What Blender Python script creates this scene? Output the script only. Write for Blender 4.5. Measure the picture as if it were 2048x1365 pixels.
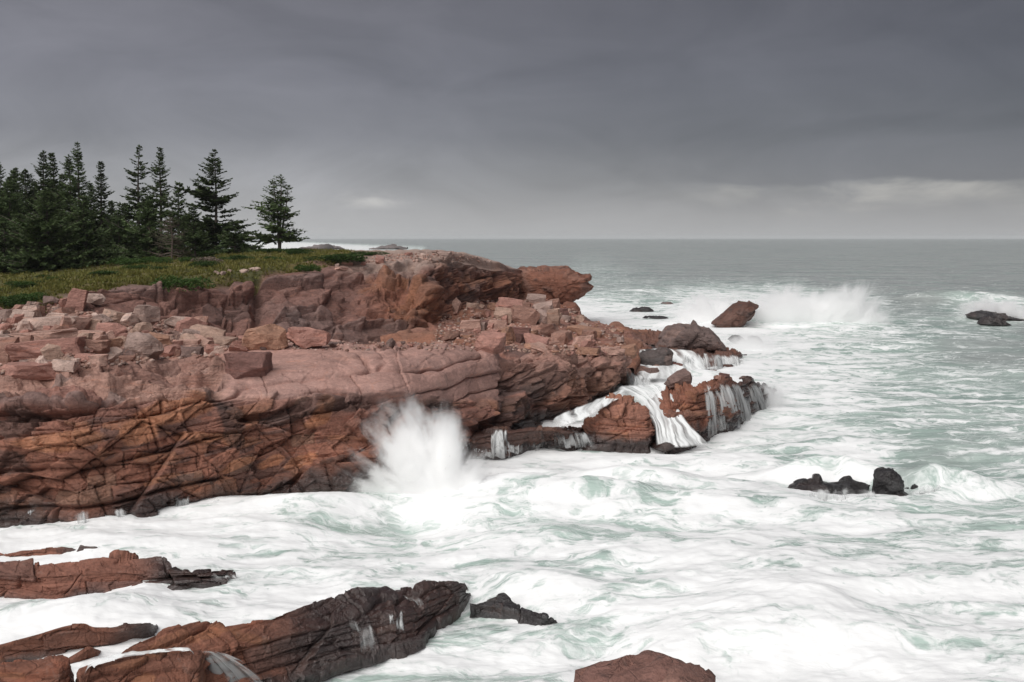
import bpy, bmesh, math, random
import numpy as np
from mathutils import Vector, Matrix
from mathutils.bvhtree import BVHTree

R = math.radians
for o in list(bpy.data.objects):
    bpy.data.objects.remove(o)
scene = bpy.context.scene
COL = scene.collection

# ------------------------------------------------------------------ camera
F, H, HX, HY = 1991.1, 10.0, 1024.0, 476.0      # focal length in photo pixels, eye height, horizon
cd = bpy.data.cameras.new("camera")
cam = bpy.data.objects.new("camera", cd)
COL.objects.link(cam)
cd.sensor_width = 36.0
cd.lens = 36.0 * F / 2048
cd.shift_y = -(682.5 - HY) / 2048
cam.location = (0, 0, H)
cam.rotation_euler = (R(90), 0, 0)
cd.clip_start = 0.5
cd.clip_end = 60000
scene.camera = cam


class NT:
    """tiny node-tree helper"""
    def __init__(self, tree):
        self.t = tree
        tree.nodes.clear()

    def n(self, kind, ins=None, out=0, **props):
        nd = self.t.nodes.new(kind)
        for k, v in props.items():
            setattr(nd, k, v)
        if ins:
            for k, v in ins.items():
                if v is None:
                    continue
                s = nd.inputs[k]
                if isinstance(v, bpy.types.NodeSocket):
                    self.t.links.new(v, s)
                else:
                    s.default_value = v
        return nd.outputs[out] if out is not None else nd

    def math(self, op, a, b=None, c=None, clamp=False):
        ins = {0: a}
        if b is not None: ins[1] = b
        if c is not None: ins[2] = c
        return self.n("ShaderNodeMath", ins, operation=op, use_clamp=clamp)

    def mix(self, f, a, b, mode="MIX"):
        nd = self.t.nodes.new("ShaderNodeMix")
        nd.data_type = "RGBA"; nd.blend_type = mode
        for i, v in ((0, f), (6, a), (7, b)):
            if isinstance(v, bpy.types.NodeSocket):
                self.t.links.new(v, nd.inputs[i])
            elif i == 0:
                nd.inputs[i].default_value = v
            else:
                nd.inputs[i].default_value = tuple(v) + (1,) if len(v) == 3 else v
        return nd.outputs[2]

    def step(self, v, lo, hi, a=0.0, b=1.0):
        return self.n("ShaderNodeMapRange", {0: v, 1: lo, 2: hi, 3: a, 4: b}, interpolation_type="SMOOTHSTEP")

    def noise(self, vec, scale, detail=4, rough=.55, dist=0.0, dims="3D", out=0):
        return self.n("ShaderNodeTexNoise", {"Vector": vec, "Scale": scale, "Detail": detail, "Roughness": rough, "Distortion": dist}, out=out, noise_dimensions=dims)

    def attr(self, name, out=2):
        return self.n("ShaderNodeAttribute", attribute_name=name, out=out)

    def mapping(self, vec, scale=(1, 1, 1), rot=(0, 0, 0), loc=(0, 0, 0)):
        return self.n("ShaderNodeMapping", {"Vector": vec, "Location": loc, "Rotation": rot, "Scale": scale})


# ------------------------------------------------------------------ sky and light
SUN_EL, SUN_AZ = R(48), R(212)       # soft light from high up, behind the camera to the left
world = bpy.data.worlds.new("World")
scene.world = world
world.use_nodes = True
w = NT(world.node_tree)
d = w.n("ShaderNodeTexCoord", out=0)
sx, sy, sz = [w.n("ShaderNodeSeparateXYZ", {0: d}, out=i) for i in range(3)]
zc = w.math("MAXIMUM", sz, 0.0)
# layered cloud deck: project the direction on to a high plane
inv = w.math("DIVIDE", 1.0, w.math("ADD", zc, 0.16))
plane = w.n("ShaderNodeCombineXYZ", {0: w.math("MULTIPLY", sx, inv), 1: w.math("MULTIPLY", sy, inv), 2: 0.0})
n1 = w.noise(w.mapping(d, (2.0, 2.0, 5.0), (0, R(14), 0)), 1.0, 5, .5, .5)
n2 = w.noise(w.mapping(d, (5, 5, 13), (0, R(16), 0), (3, 1, 0)), 1.0, 7, .58, .9)
grad = w.n("ShaderNodeValToRGB", {0: zc}, out=None)
cr = grad.color_ramp
stops = [(0.0, (.192, .193, .198)), (.018, (.178, .179, .185)), (.05, (.148, .149, .158)), (.10, (.092, .092, .102)), (.16, (.076, .075, .085)), (.24, (.067, .065, .073)), (1, (.077, .075, .084))]
while len(cr.elements) < len(stops):
    cr.elements.new(0.5)
for e, (p, c) in zip(cr.elements, stops):
    e.position = p; e.color = c + (1,)
# darker bank to the right
az = w.math("DIVIDE", sx, w.math("MAXIMUM", w.math("ABSOLUTE", sy), .05))
side = w.step(az, -.45, .5, 1.08, .64)
side = w.math("ADD", side, w.math("MULTIPLY", w.math("SUBTRACT", 1.0, side), w.step(zc, 0.0, .06, .7, 0.0)))
lump = w.math("MULTIPLY", w.math("ADD", w.math("MULTIPLY", w.math("SUBTRACT", n1, .5), .8), w.math("MULTIPLY", w.math("SUBTRACT", n2, .5), .72)), w.step(zc, 0.0, .05, .12, 1.0))
bright = w.math("MULTIPLY", side, w.math("ADD", 1.0, lump))
skyc = w.mix(1.0, grad.outputs[0], bright, "MULTIPLY")
# dark cloud bank with a paler broken edge beneath it, low over the sea
edgen = w.noise(w.mapping(d, (6, 6, 26)), 1.0, 5, .6, .3)
band = w.math("SUBTRACT", zc, w.math("ADD", .052, w.math("MULTIPLY", w.math("SUBTRACT", edgen, .5), .040)))
under = w.math("MULTIPLY", w.step(band, -.006, .003, 1, 0), w.step(band, -.034, -.006, 0, 1))
puff = w.noise(w.mapping(d, (11, 11, 30), (0, 0, 0), (2, 0, 5)), 1.2, 5, .6, .5)
gap = w.math("MULTIPLY", under, w.math("MULTIPLY", w.step(az, .12, .3), w.step(puff, .36, .74)))
skyc = w.mix(w.math("MULTIPLY", gap, .55), skyc, (.235, .228, .215))
darkb = w.math("MULTIPLY", w.math("MULTIPLY", w.step(band, -.002, .004, 0, 1), w.step(band, .012, .07, 1, 0)), w.step(az, .02, .35))
skyc = w.mix(w.math("MULTIPLY", darkb, .45), skyc, (.062, .062, .074))
gap2 = w.math("MULTIPLY", w.math("MULTIPLY", w.step(sz, .026, .036), w.step(sz, .036, .052, 1, 0)), w.math("MULTIPLY", w.math("MULTIPLY", w.step(az, -.19, -.14), w.step(az, -.13, -.05, 1, 0)), w.step(puff, .4, .65)))
skyc = w.mix(w.math("MULTIPLY", gap2, .5), skyc, (.30, .295, .285))
nish = w.n("ShaderNodeTexSky", sky_type="NISHITA", sun_disc=False, sun_elevation=SUN_EL, sun_rotation=SUN_AZ, altitude=10)
nish = w.mix(1.0, nish, (.003, .003, .003), "MULTIPLY")
skyc = w.mix(1.0, skyc, nish, "ADD")
bg = w.n("ShaderNodeBackground", {0: skyc, 1: 1.0})
w.n("ShaderNodeOutputWorld", {0: bg}, out=None)

sd = bpy.data.lights.new("sun", "SUN")
sd.energy = 1.5
sd.angle = R(70)
sd.color = (1.0, .975, .94)
sun = bpy.data.objects.new("sun", sd)
COL.objects.link(sun)
dirv = Vector((math.sin(SUN_AZ) * math.cos(SUN_EL), math.cos(SUN_AZ) * math.cos(SUN_EL), math.sin(SUN_EL)))
sun.rotation_euler = dirv.to_track_quat("Z", "Y").to_euler()

scene.view_settings.view_transform = "Standard"
scene.view_settings.look = "None"
scene.view_settings.gamma = 1.0
scene.view_settings.exposure = 1.12
scene.view_settings.use_curve_mapping = False
scene.render.engine = "CYCLES"
scene.cycles.use_denoising = True
scene.cycles.max_bounces = 24
scene.cycles.diffuse_bounces = 4
scene.cycles.glossy_bounces = 4
scene.cycles.transmission_bounces = 4
scene.cycles.transparent_max_bounces = 24
scene.cycles.volume_bounces = 20
scene.cycles.volume_step_rate = 1.0


# ------------------------------------------------------------------ helpers
def at(px, py, z=None, Y=None):
    """a photo pixel at a known height or distance -> a point in the place"""
    if Y is None:
        Y = F * (H - z) / (py - HY)
    else:
        z = H - (py - HY) * Y / F
    return ((px - HX) * Y / F, Y, z)


U = np.uint32
def hsh(ix, iy, iz, seed=0):
    with np.errstate(over="ignore"):
        h = (ix.astype(np.int64).astype(U) * U(0x8da6b343)) ^ (iy.astype(np.int64).astype(U) * U(0xd8163841)) ^ (iz.astype(np.int64).astype(U) * U(0xcb1ab31f)) ^ U((seed * 0x9e3779b1 + 0x7f4a7c15) & 0xffffffff)
        h ^= h >> U(15); h *= U(0x2c1b3c6d); h ^= h >> U(12); h *= U(0x297a2d39); h ^= h >> U(15)
    return (h & U(0xffffff)).astype(np.float32) / np.float32(0x1000000)


def vnoise(P, seed=0):
    P = np.asarray(P, np.float32)
    fl = np.floor(P); f = P - fl
    f = f * f * f * (f * (f * 6 - 15) + 10)
    i = fl.astype(np.int64)
    x, y, z = i[:, 0], i[:, 1], i[:, 2]
    r = 0
    for dx in (0, 1):
        wx = f[:, 0] if dx else 1 - f[:, 0]
        for dy in (0, 1):
            wy = f[:, 1] if dy else 1 - f[:, 1]
            for dz in (0, 1):
                wz = f[:, 2] if dz else 1 - f[:, 2]
                r = r + hsh(x + dx, y + dy, z + dz, seed) * wx * wy * wz
    return r * 2 - 1


def fbm(P, octv=4, seed=0, gain=.5):
    P = np.asarray(P, np.float32)
    a, s, t = 1.0, 0, 0
    for k in range(octv):
        s = s + a * vnoise(P * (2.03 ** k) + 17.3 * k, seed + k)
        t += a; a *= gain
    return s / t


def voronoi(P, seed=0):
    """nearest two distances, id and offset vector of the nearest cell"""
    P = np.asarray(P, np.float32)
    i = np.floor(P).astype(np.int64)
    n = len(P)
    d1 = np.full(n, 9, np.float32); d2 = np.full(n, 9, np.float32)
    cid = np.zeros(n, np.float32); off = np.zeros((n, 3), np.float32)
    for dx in (-1, 0, 1):
        for dy in (-1, 0, 1):
            for dz in (-1, 0, 1):
                c = i + np.array([dx, dy, dz])
                q = np.stack([hsh(c[:, 0], c[:, 1], c[:, 2], seed + k) for k in (1, 2, 3)], 1)
                v = P - (c + q).astype(np.float32)
                dd = np.sqrt((v * v).sum(1))
                m = dd < d1
                d2 = np.where(m, d1, np.minimum(d2, dd))
                d1 = np.where(m, dd, d1)
                cid = np.where(m, hsh(c[:, 0], c[:, 1], c[:, 2], seed + 9), cid)
                off = np.where(m[:, None], v, off)
    return d1, d2, cid, off


def facets(P, size, amp, crack=0.0, cw=.05, seed=0, aniso=(1, 1, 1), tilt=1.0):
    """broken angular rock: every cell its own offset and tilt, cracks between"""
    s = np.asarray(aniso, np.float32) * size
    Q = P / s
    Q = Q + .18 * np.stack([vnoise(Q * .9 + 5, seed + 20), vnoise(Q * .9 + 15, seed + 21), vnoise(Q * .9 + 25, seed + 22)], 1)
    d1, d2, cid, off = voronoi(Q, seed)
    k = (cid * 9973).astype(np.int64)
    z0 = np.zeros_like(k)
    g = np.stack([hsh(k, z0 + j, z0, seed + 31) for j in (0, 1, 2)], 1) - .5
    disp = amp * ((cid - .5) + tilt * 1.6 * (off * g).sum(1))
    if crack:
        e = (d2 - d1) * size
        disp = disp - 1.5 * crack * np.exp(-(e / (cw * .8)) ** 2) * (.35 + .65 * hsh(k, z0 + 5, z0, seed + 7))
    return disp, cid


def beds(P, bn, strike, th, L, amp, crack, warp, cw, seed, dome=.25):
    """layered rock: beds of uneven thickness, cut into blocks by joints"""
    crack, cw = crack * 1.5, cw * .75
    bn = np.asarray(bn, np.float32); bn = bn / np.linalg.norm(bn)
    st = np.asarray(strike, np.float32); st = st / np.linalg.norm(st)
    s = P @ bn + warp * fbm(P * np.array([.07, .09, .1]), 3, seed) + .18 * th * fbm(P * (.9 / th) * .5, 2, seed + 3)
    t = s / th
    one = np.stack([t * .41, t * 0 + .5, t * 0 + seed], 1)
    t = t + .75 * vnoise(one, seed + 5)
    i = np.floor(t).astype(np.int64); f = t - i
    z0 = np.zeros_like(i)
    Lb = L * (.45 + 1.3 * hsh(i, z0, z0, seed + 6))
    u = (P @ st + .35 * th * fbm(P / (th * 2), 2, seed + 8)) / Lb + 37 * hsh(i, z0, z0 + 2, seed + 6)
    j = np.floor(u).astype(np.int64); g = u - j
    blk = hsh(i, j, z0, seed + 10); bed = hsh(i, z0 + 1, z0, seed + 11)
    de = np.minimum(f, 1 - f) * th
    dj = np.minimum(g, 1 - g) * Lb
    ei = np.round(t).astype(np.int64); ej = np.round(u).astype(np.int64)
    he = hsh(ei, z0, z0 + 4, seed + 12); hj = hsh(i, ej, z0 + 4, seed + 13)
    broken = np.clip(.55 + .9 * vnoise(P * np.array([.35, .35, .35]) / max(th, .3), seed + 14), 0, 1)
    ck = np.maximum(np.exp(-(de / cw) ** 2) * (.3 + .7 * he) * broken, np.exp(-(dj / (cw * .8)) ** 2) * (hj > .45) * hj)
    dm = 1 - np.abs(2 * f - 1) ** 7
    lean = (hsh(i, z0 + 3, z0, seed + 16) - .4) * (1 - f)
    disp = amp * (.75 * (blk - .5) + .6 * (bed - .5) + .35 * lean) + .6 * dome * amp * dm - crack * ck
    return disp, blk


def terrace(P, bn, strike, th, L, seed, warp=.6, riser=.22):
    """cut a slope into treads and risers along the bedding; shift is along bn"""
    bn = np.asarray(bn, np.float32); bn = bn / np.linalg.norm(bn)
    st = np.asarray(strike, np.float32); st = st / np.linalg.norm(st)
    cr = np.cross(bn, st)
    a = P @ st + .5 * th * fbm(P / (2.5 * th), 2, seed + 1); c = P @ cr + .5 * th * fbm(P / (2.5 * th) + 9, 2, seed + 2)
    j = np.floor(a / L + .35 * vnoise(P / L, seed + 3)).astype(np.int64); k = np.floor(c / (L * .7) + .35 * vnoise(P / L + 7, seed + 4)).astype(np.int64)
    off = hsh(j, k, np.zeros_like(j), seed + 5)
    t = (P @ bn + warp * fbm(P * .12, 2, seed + 6)) / th + off
    f = t - np.floor(t)
    return th * (np.clip((f - (1 - riser)) / riser, 0, 1) - f + .5), off


def mesh_obj(name, V, Fc, mats, parent=None, smooth=True, attrs=None, cols=None, link=True):
    me = bpy.data.meshes.new(name)
    V = np.asarray(V, np.float32)
    if isinstance(Fc, np.ndarray):
        nf, k = Fc.shape
        me.vertices.add(len(V)); me.vertices.foreach_set("co", V.ravel())
        me.loops.add(nf * k); me.loops.foreach_set("vertex_index", Fc.astype(np.int32).ravel())
        me.polygons.add(nf)
        me.polygons.foreach_set("loop_start", np.arange(0, nf * k, k, dtype=np.int32))
        me.polygons.foreach_set("loop_total", np.full(nf, k, np.int32))
        me.update(calc_edges=True)
    else:
        me.from_pydata(V.tolist(), [], Fc)
    if smooth:
        me.polygons.foreach_set("use_smooth", np.ones(len(me.polygons), bool))
    for k, v in (attrs or {}).items():
        a = me.attributes.new(k, "FLOAT", "POINT"); a.data.foreach_set("value", np.asarray(v, np.float32))
    for k, v in (cols or {}).items():
        a = me.attributes.new(k, "FLOAT_COLOR", "POINT")
        v = np.asarray(v, np.float32)
        a.data.foreach_set("color", np.concatenate([v, np.ones((len(v), 1), np.float32)], 1).ravel())
    for m in (mats if isinstance(mats, (list, tuple)) else [mats]):
        me.materials.append(m)
    ob = bpy.data.objects.new(name, me)
    if link: COL.objects.link(ob)
    if parent: ob.parent = parent
    return ob


def tag(o, label=None, cat=None, group=None, kind=None):
    if label: o["label"] = label
    if cat: o["category"] = cat
    if group: o["group"] = group
    if kind: o["kind"] = kind
    return o


def blur(a, k, axis):
    if k < 1: return a
    ker = np.exp(-(np.arange(-3 * k, 3 * k + 1) / k) ** 2 / 2); ker /= ker.sum()
    pad = [(0, 0)] * a.ndim; pad[axis] = (3 * k, 3 * k)
    b = np.pad(a, pad, mode="edge")
    return np.apply_along_axis(lambda v: np.convolve(v, ker, "valid"), axis, b)


def ribbon(rows, px0, px1, dpx, segs, sm_u=6, sm_v=3, depth=True):
    """surface through feature lines; every line is [(px, py, Y or z)] -> grid of points"""
    cols = np.arange(px0, px1 + .1, dpx)
    lines = []
    for r in rows:
        a = np.array([at(p, q, **({"Y": v} if depth else {"z": v})) for p, q, v in r])
        k = np.array([p for p, _, _ in r], float)
        lines.append(np.stack([np.interp(cols, k, a[:, c]) if c == 1 or c == 2 else np.zeros(len(cols)) for c in range(3)], 1))
        lines[-1][:, 0] = (cols - HX) * lines[-1][:, 1] / F
    out = []
    for a, b, n in zip(lines[:-1], lines[1:], segs):
        for t in np.arange(n) / n:
            out.append(a * (1 - t) + b * t)
    out.append(lines[-1])
    G = np.array(out)                      # rows x cols x 3
    G = blur(G, sm_u, 1); G = blur(G, sm_v, 0)
    return G, cols


def grid_normals(G):
    du = np.gradient(G, axis=1); dv = np.gradient(G, axis=0)
    n = np.cross(du, dv)
    n /= np.linalg.norm(n, axis=2, keepdims=True) + 1e-9
    return n


def local(G, row):
    """coordinates that follow a rock face: along it, back from it, up"""
    f = blur(G[row], 25, 0)
    du = np.linalg.norm(np.gradient(f[:, :2], axis=0), axis=1)
    u = np.cumsum(du)
    tg = np.gradient(f[:, :2], axis=0); tg /= np.linalg.norm(tg, axis=1, keepdims=True)
    nn = np.stack([-tg[:, 1], tg[:, 0]], 1)
    dv = G[..., :2] - f[None, :, :2]
    v = (dv * nn[None]).sum(2); uu = u[None] + (dv * tg[None]).sum(2)
    return np.stack([uu, v, G[..., 2]], -1).reshape(-1, 3)


def grid_faces(nr, nc):
    i = np.arange(nr * nc).reshape(nr, nc)
    return np.stack([i[:-1, :-1], i[:-1, 1:], i[1:, 1:], i[1:, :-1]], -1).reshape(-1, 4)


def sstep(x, a, b):
    t = np.clip((x - a) / (b - a), 0, 1)
    return t * t * (3 - 2 * t)


def px_of(P):
    return HX + P[:, 0] * F / P[:, 1], HY + (H - P[:, 2]) * F / P[:, 1]


# rock pigments
MAUVE = np.array([.325, .17, .138]); REDB = np.array([.30, .128, .084]); ORANGE = np.array([.47, .21, .115])
DARK = np.array([.062, .047, .045]); PINK = np.array([.44, .27, .215]); GREYR = np.array([.2, .17, .165]); BUFF = np.array([.36, .23, .16])


def lerp(a, b, t):
    return a + (b - a) * t[:, None]


# ------------------------------------------------------------------ materials
def rock_material(name, from_object=False, bump=1.0, strata=(0, R(5), 0)):
    m = bpy.data.materials.new(name); m.use_nodes = True
    t = NT(m.node_tree)
    geo = t.n("ShaderNodeNewGeometry", out=0)
    if from_object:
        tint = t.n("ShaderNodeObjectInfo", out=1)
        wet = t.n("ShaderNodeObjectInfo", out=2)
        rnd = t.n("ShaderNodeObjectInfo", out=5)
        pos = t.n("ShaderNodeTexCoord", out=3)
        shift = t.n("ShaderNodeCombineXYZ", {0: t.math("MULTIPLY", rnd, 57), 1: t.math("MULTIPLY", rnd, 31), 2: t.math("MULTIPLY", rnd, 83)})
        pos = t.n("ShaderNodeVectorMath", {0: geo, 1: shift}, operation="ADD")
        wet = t.math("SUBTRACT", 1.0, wet)
    else:
        tint = t.attr("tint", 0); wet = t.attr("wet"); pos = geo
    lay = t.mapping(pos, (.35, .35, 3.2), strata)
    a = t.noise(pos, 1.3, 6, .6, .3)
    b = t.noise(lay, 2.2, 6, .62, .5)
    c = t.noise(pos, 14, 5, .65)
    v = t.math("ADD", t.math("MULTIPLY", a, .75), t.math("MULTIPLY", b, .85))
    c2 = t.noise(t.mapping(pos, (1, 1, 1.8), strata), 5.5, 6, .7, .6)
    v = t.math("ADD", t.math("ADD", v, t.math("ADD", t.math("MULTIPLY", c, .7), t.math("MULTIPLY", c2, 1.1))), -.72)
    v = t.math("MAXIMUM", v, .25)
    col = t.mix(1.0, tint, v, "MULTIPLY")
    # mineral patches: iron orange, grey lichen crust, black lichen
    p1 = t.noise(lay, .9, 5, .65, 1.2, out=0)
    col = t.mix(t.math("MULTIPLY", t.step(p1, .58, .70), .38), col, t.mix(1.0, tint, (1.5, 1.15, .95), "MULTIPLY"))
    p2 = t.noise(t.mapping(pos, (1, 1, 1), (0, 0, 0), (9, 3, 1)), 1.9, 6, .7, .6)
    col = t.mix(t.math("MULTIPLY", t.step(p2, .57, .68), .20), col, (.30, .235, .205))
    p3 = t.noise(t.mapping(pos, (1, 1, .8), (0, 0, 0), (4, 8, 2)), 1.2, 7, .72, .9)
    col = t.mix(t.math("MULTIPLY", t.step(p3, .60, .70), .55), col, (.055, .045, .042))
    # thin pale veins
    wv = t.noise(pos, .55, 3, .5, 0, out=1)
    wp = t.n("ShaderNodeVectorMath", {0: pos, 1: t.n("ShaderNodeVectorMath", {0: wv, 3: 1.4}, operation="SCALE")}, operation="ADD")
    ve = t.n("ShaderNodeTexVoronoi", {"Vector": wp, "Scale": .42}, feature="DISTANCE_TO_EDGE")
    vein = t.math("MULTIPLY", t.step(ve, .004, .018, 1, 0), t.step(a, .5, .62))
    col = t.mix(t.math("MULTIPLY", vein, .3), col, (.46, .22, .15))
    wetc = t.mix(.5, t.mix(1.0, col, (.24, .22, .225), "MULTIPLY"), (.022, .021, .023))
    col = t.mix(wet, col, wetc)
    rough = t.math("SUBTRACT", .82, t.math("MULTIPLY", wet, .52))
    # relief
    crk = t.n("ShaderNodeTexVoronoi", {"Vector": t.mapping(wp, (.8, .8, 2.2), strata), "Scale": 1.7}, feature="DISTANCE_TO_EDGE")
    crack = t.step(crk, 0, .035)
    h = t.math("ADD", t.math("MULTIPLY", b, .09), t.math("MULTIPLY", c, .022))
    h = t.math("ADD", h, t.math("ADD", t.math("MULTIPLY", t.math("MULTIPLY", crack, t.step(p2, .42, .58)), .03), t.math("MULTIPLY", c2, .06)))
    h = t.math("ADD", h, t.math("MULTIPLY", t.noise(pos, 4, 5, .65), .05))
    bp = t.n("ShaderNodeBump", {"Strength": t.math("MULTIPLY", bump, t.math("SUBTRACT", 1.0, t.math("MULTIPLY", t.attr("worn"), .72))), "Distance": 1.0, "Height": h})
    bs = t.n("ShaderNodeBsdfPrincipled", {"Base Color": col, "Roughness": rough, "Normal": bp, "Specular IOR Level": t.math("ADD", .35, t.math("MULTIPLY", wet, .5))})
    t.n("ShaderNodeOutputMaterial", {0: bs}, out=None)
    return m


M_ROCK = rock_material("layered_gneiss")
M_STONE = rock_material("loose_stone", True, .8)


def foam_material(name, alpha=.55, col=(.86, .88, .88)):
    m = bpy.data.materials.new(name); m.use_nodes = True
    t = NT(m.node_tree)
    nrm = t.n("ShaderNodeNewGeometry", out=1)
    nrm = t.n("ShaderNodeVectorMath", {0: nrm, 3: .25}, operation="SCALE")
    nrm = t.n("ShaderNodeVectorMath", {0: t.n("ShaderNodeVectorMath", {0: nrm, 1: (-.1, -.25, .9)}, operation="ADD")}, operation="NORMALIZE")
    mx = t.n("ShaderNodeBsdfDiffuse", {0: col + (1,), 2: nrm})
    tr = t.n("ShaderNodeBsdfTransparent")
    fade = t.math("MULTIPLY", t.attr("dens"), alpha)
    t.n("ShaderNodeOutputMaterial", {0: t.n("ShaderNodeMixShader", {0: fade, 1: tr, 2: mx})}, out=None)
    return m


M_FALL = foam_material("white_water", .78)


def leaf_material(name, c0, c1, trans=.25):
    m = bpy.data.materials.new(name); m.use_nodes = True
    t = NT(m.node_tree)
    geo = t.n("ShaderNodeNewGeometry", out=0)
    r = t.n("ShaderNodeNewGeometry", out=8)
    obr = t.n("ShaderNodeObjectInfo", out=5)
    k = t.math("ADD", t.math("MULTIPLY", t.noise(geo, .9, 3), .6), t.math("MULTIPLY", r, .35))
    col = t.mix(k, c0, c1)
    col = t.mix(1.0, col, t.math("ADD", .75, t.math("MULTIPLY", obr, .5)), "MULTIPLY")
    df = t.n("ShaderNodeBsdfPrincipled", {"Base Color": col, "Roughness": .7, "Specular IOR Level": .25})
    tl = t.n("ShaderNodeBsdfTranslucent", {0: col})
    t.n("ShaderNodeOutputMaterial", {0: t.n("ShaderNodeMixShader", {0: trans, 1: df, 2: tl})}, out=None)
    return m


M_NEEDLE = leaf_material("spruce_needles", (.036, .066, .028), (.125, .165, .062))
M_SHRUB = leaf_material("juniper_leaves", (.026, .06, .012), (.075, .125, .03))
M_HEATH = leaf_material("heath_blades", (.08, .115, .022), (.26, .205, .06))
M_TWIG = leaf_material("bare_twigs", (.10, .075, .06), (.17, .13, .11), 0)

def bark_material():
    m = bpy.data.materials.new("spruce_bark"); m.use_nodes = True
    t = NT(m.node_tree)
    geo = t.n("ShaderNodeNewGeometry", out=0)
    nn = t.noise(t.mapping(geo, (6, 6, 1.5)), 2, 5, .6)
    col = t.mix(nn, (.045, .035, .03), (.17, .14, .12))
    bp = t.n("ShaderNodeBump", {"Strength": .6, "Distance": .1, "Height": nn})
    t.n("ShaderNodeOutputMaterial", {0: t.n("ShaderNodeBsdfPrincipled", {"Base Color": col, "Roughness": .9, "Normal": bp})}, out=None)
    return m
M_BARK = bark_material()

# ------------------------------------------------------------------ bedrock
TERRAIN = []                     # (vertices, faces) of everything loose stones can lie on


def ellipses(PX, PY, P, specs, seed, wob=14):
    """irregular patches at fixed places on the rock -> list of masks"""
    wx = PX + wob * fbm(P * .8, 4, seed); wy = PY + wob * .8 * fbm(P * .8 + 40, 4, seed + 5)
    out = []
    for (cx, cy, rx, ry, rot) in specs:
        c, s = math.cos(R(rot)), math.sin(R(rot))
        dx, dy = wx - cx, wy - cy
        q = np.sqrt(((dx * c + dy * s) / rx) ** 2 + ((-dx * s + dy * c) / ry) ** 2)
        out.append(1 - sstep(q, .8, 1.08))
    return out


def soft(D, G, w, kr=2, kc=3):
    g = D.reshape(G.shape[0], G.shape[1])
    b = blur(blur(g, kr, 0), kc, 1).ravel()
    return D + (b - D) * w


def finish(name, G, D, tint, wet, mat=None, label=None, cat=None, kind=None, group=None, push=(1, 1, 1), terrain=True, N=None, parent=None, up=None, worn=None):
    nr, nc, _ = G.shape
    if N is None: N = grid_normals(G)
    if (N[..., 2] - .6 * N[..., 1]).mean() < 0: N = -N
    P = G.reshape(-1, 3) + N.reshape(-1, 3) * np.asarray(push) * D[:, None] + (0 if up is None else up)
    fc = grid_faces(nr, nc)
    o = mesh_obj(name, P, fc, mat or M_ROCK, attrs={"wet": wet, "worn": np.zeros(len(P)) if worn is None else worn}, cols={"tint": tint}, parent=parent, smooth=False)
    tag(o, label, cat, group, kind)
    if terrain: TERRAIN.append((P, fc))
    return o


def norm_up(G):
    N = grid_normals(G)
    N = blur(blur(N, 6, 0), 6, 1)
    if (N[..., 2] - .6 * N[..., 1]).mean() < 0: N = -N
    return N / (np.linalg.norm(N, axis=2, keepdims=True) + 1e-9)


# --- the near cliff: undercut face, lip, rounded slab top, gully behind
foot = [(-260, 1070, 34), (0, 1045, 35), (150, 1050, 34.7), (300, 1032, 36), (430, 1010, 37.3), (560, 992, 38.5), (700, 985, 39.2), (800, 975, 40), (870, 945, 42.6), (950, 905, 46.4), (1040, 870, 50.5), (1150, 838, 55), (1262, 795, 62.4)]
rows = [
    [(p, HY + (H + 2.2) * F / (Y - .2), Y - .2) for p, q, Y in foot],
    [(p, q, Y) for p, q, Y in foot],
    [(-260, 915, 35.4), (0, 915, 35.7), (150, 905, 35.4), (300, 890, 36.7), (430, 880, 38), (500, 885, 39), (560, 890, 39.6), (700, 890, 40), (800, 880, 40.8), (870, 850, 43.8), (950, 820, 47.2), (1040, 800, 51.2), (1150, 775, 55.6), (1262, 762, 63)],
    [(-260, 830, 35.6), (0, 812, 36.2), (150, 808, 35.9), (300, 795, 37.2), (430, 790, 38.6), (500, 800, 39.4), (560, 808, 39.7), (640, 803, 40.4), (770, 792, 41.6), (870, 760, 44.6), (950, 728, 48.6), (1040, 737, 52), (1150, 737, 56.6), (1262, 732, 64)],
    [(-260, 790, 37.4), (0, 778, 38.2), (150, 772, 38.2), (300, 762, 39.4), (430, 752, 40.6), (560, 762, 41), (640, 758, 41.6), (770, 750, 42.8), (870, 728, 45.6), (950, 714, 49.2), (1040, 722, 53), (1150, 727, 57.6), (1262, 725, 65)],
    [(-260, 752, 43), (0, 742, 43.6), (150, 728, 43.6), (300, 714, 44), (430, 704, 45), (560, 693, 46), (660, 691, 46.6), (770, 691, 47.6), (880, 692, 48.8), (950, 701, 51), (1040, 711, 54.6), (1150, 716, 59), (1262, 720, 67)],
    [(-260, 752, 47), (0, 745, 47), (150, 735, 47.5), (300, 728, 48), (430, 722, 49), (560, 716, 50), (770, 716, 52), (950, 730, 55), (1040, 735, 58), (1150, 735, 62), (1262, 740, 70)],
    [(-260, 760, 51), (0, 752, 51), (300, 745, 52), (560, 742, 54), (770, 740, 56), (950, 742, 59), (1150, 742, 66), (1262, 745, 72)],
]
G, cols = ribbon(rows, -260, 1262, 1.65, [14, 95, 62, 40, 84, 20, 10], 9, 3)
nr, nc, _ = G.shape
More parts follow.
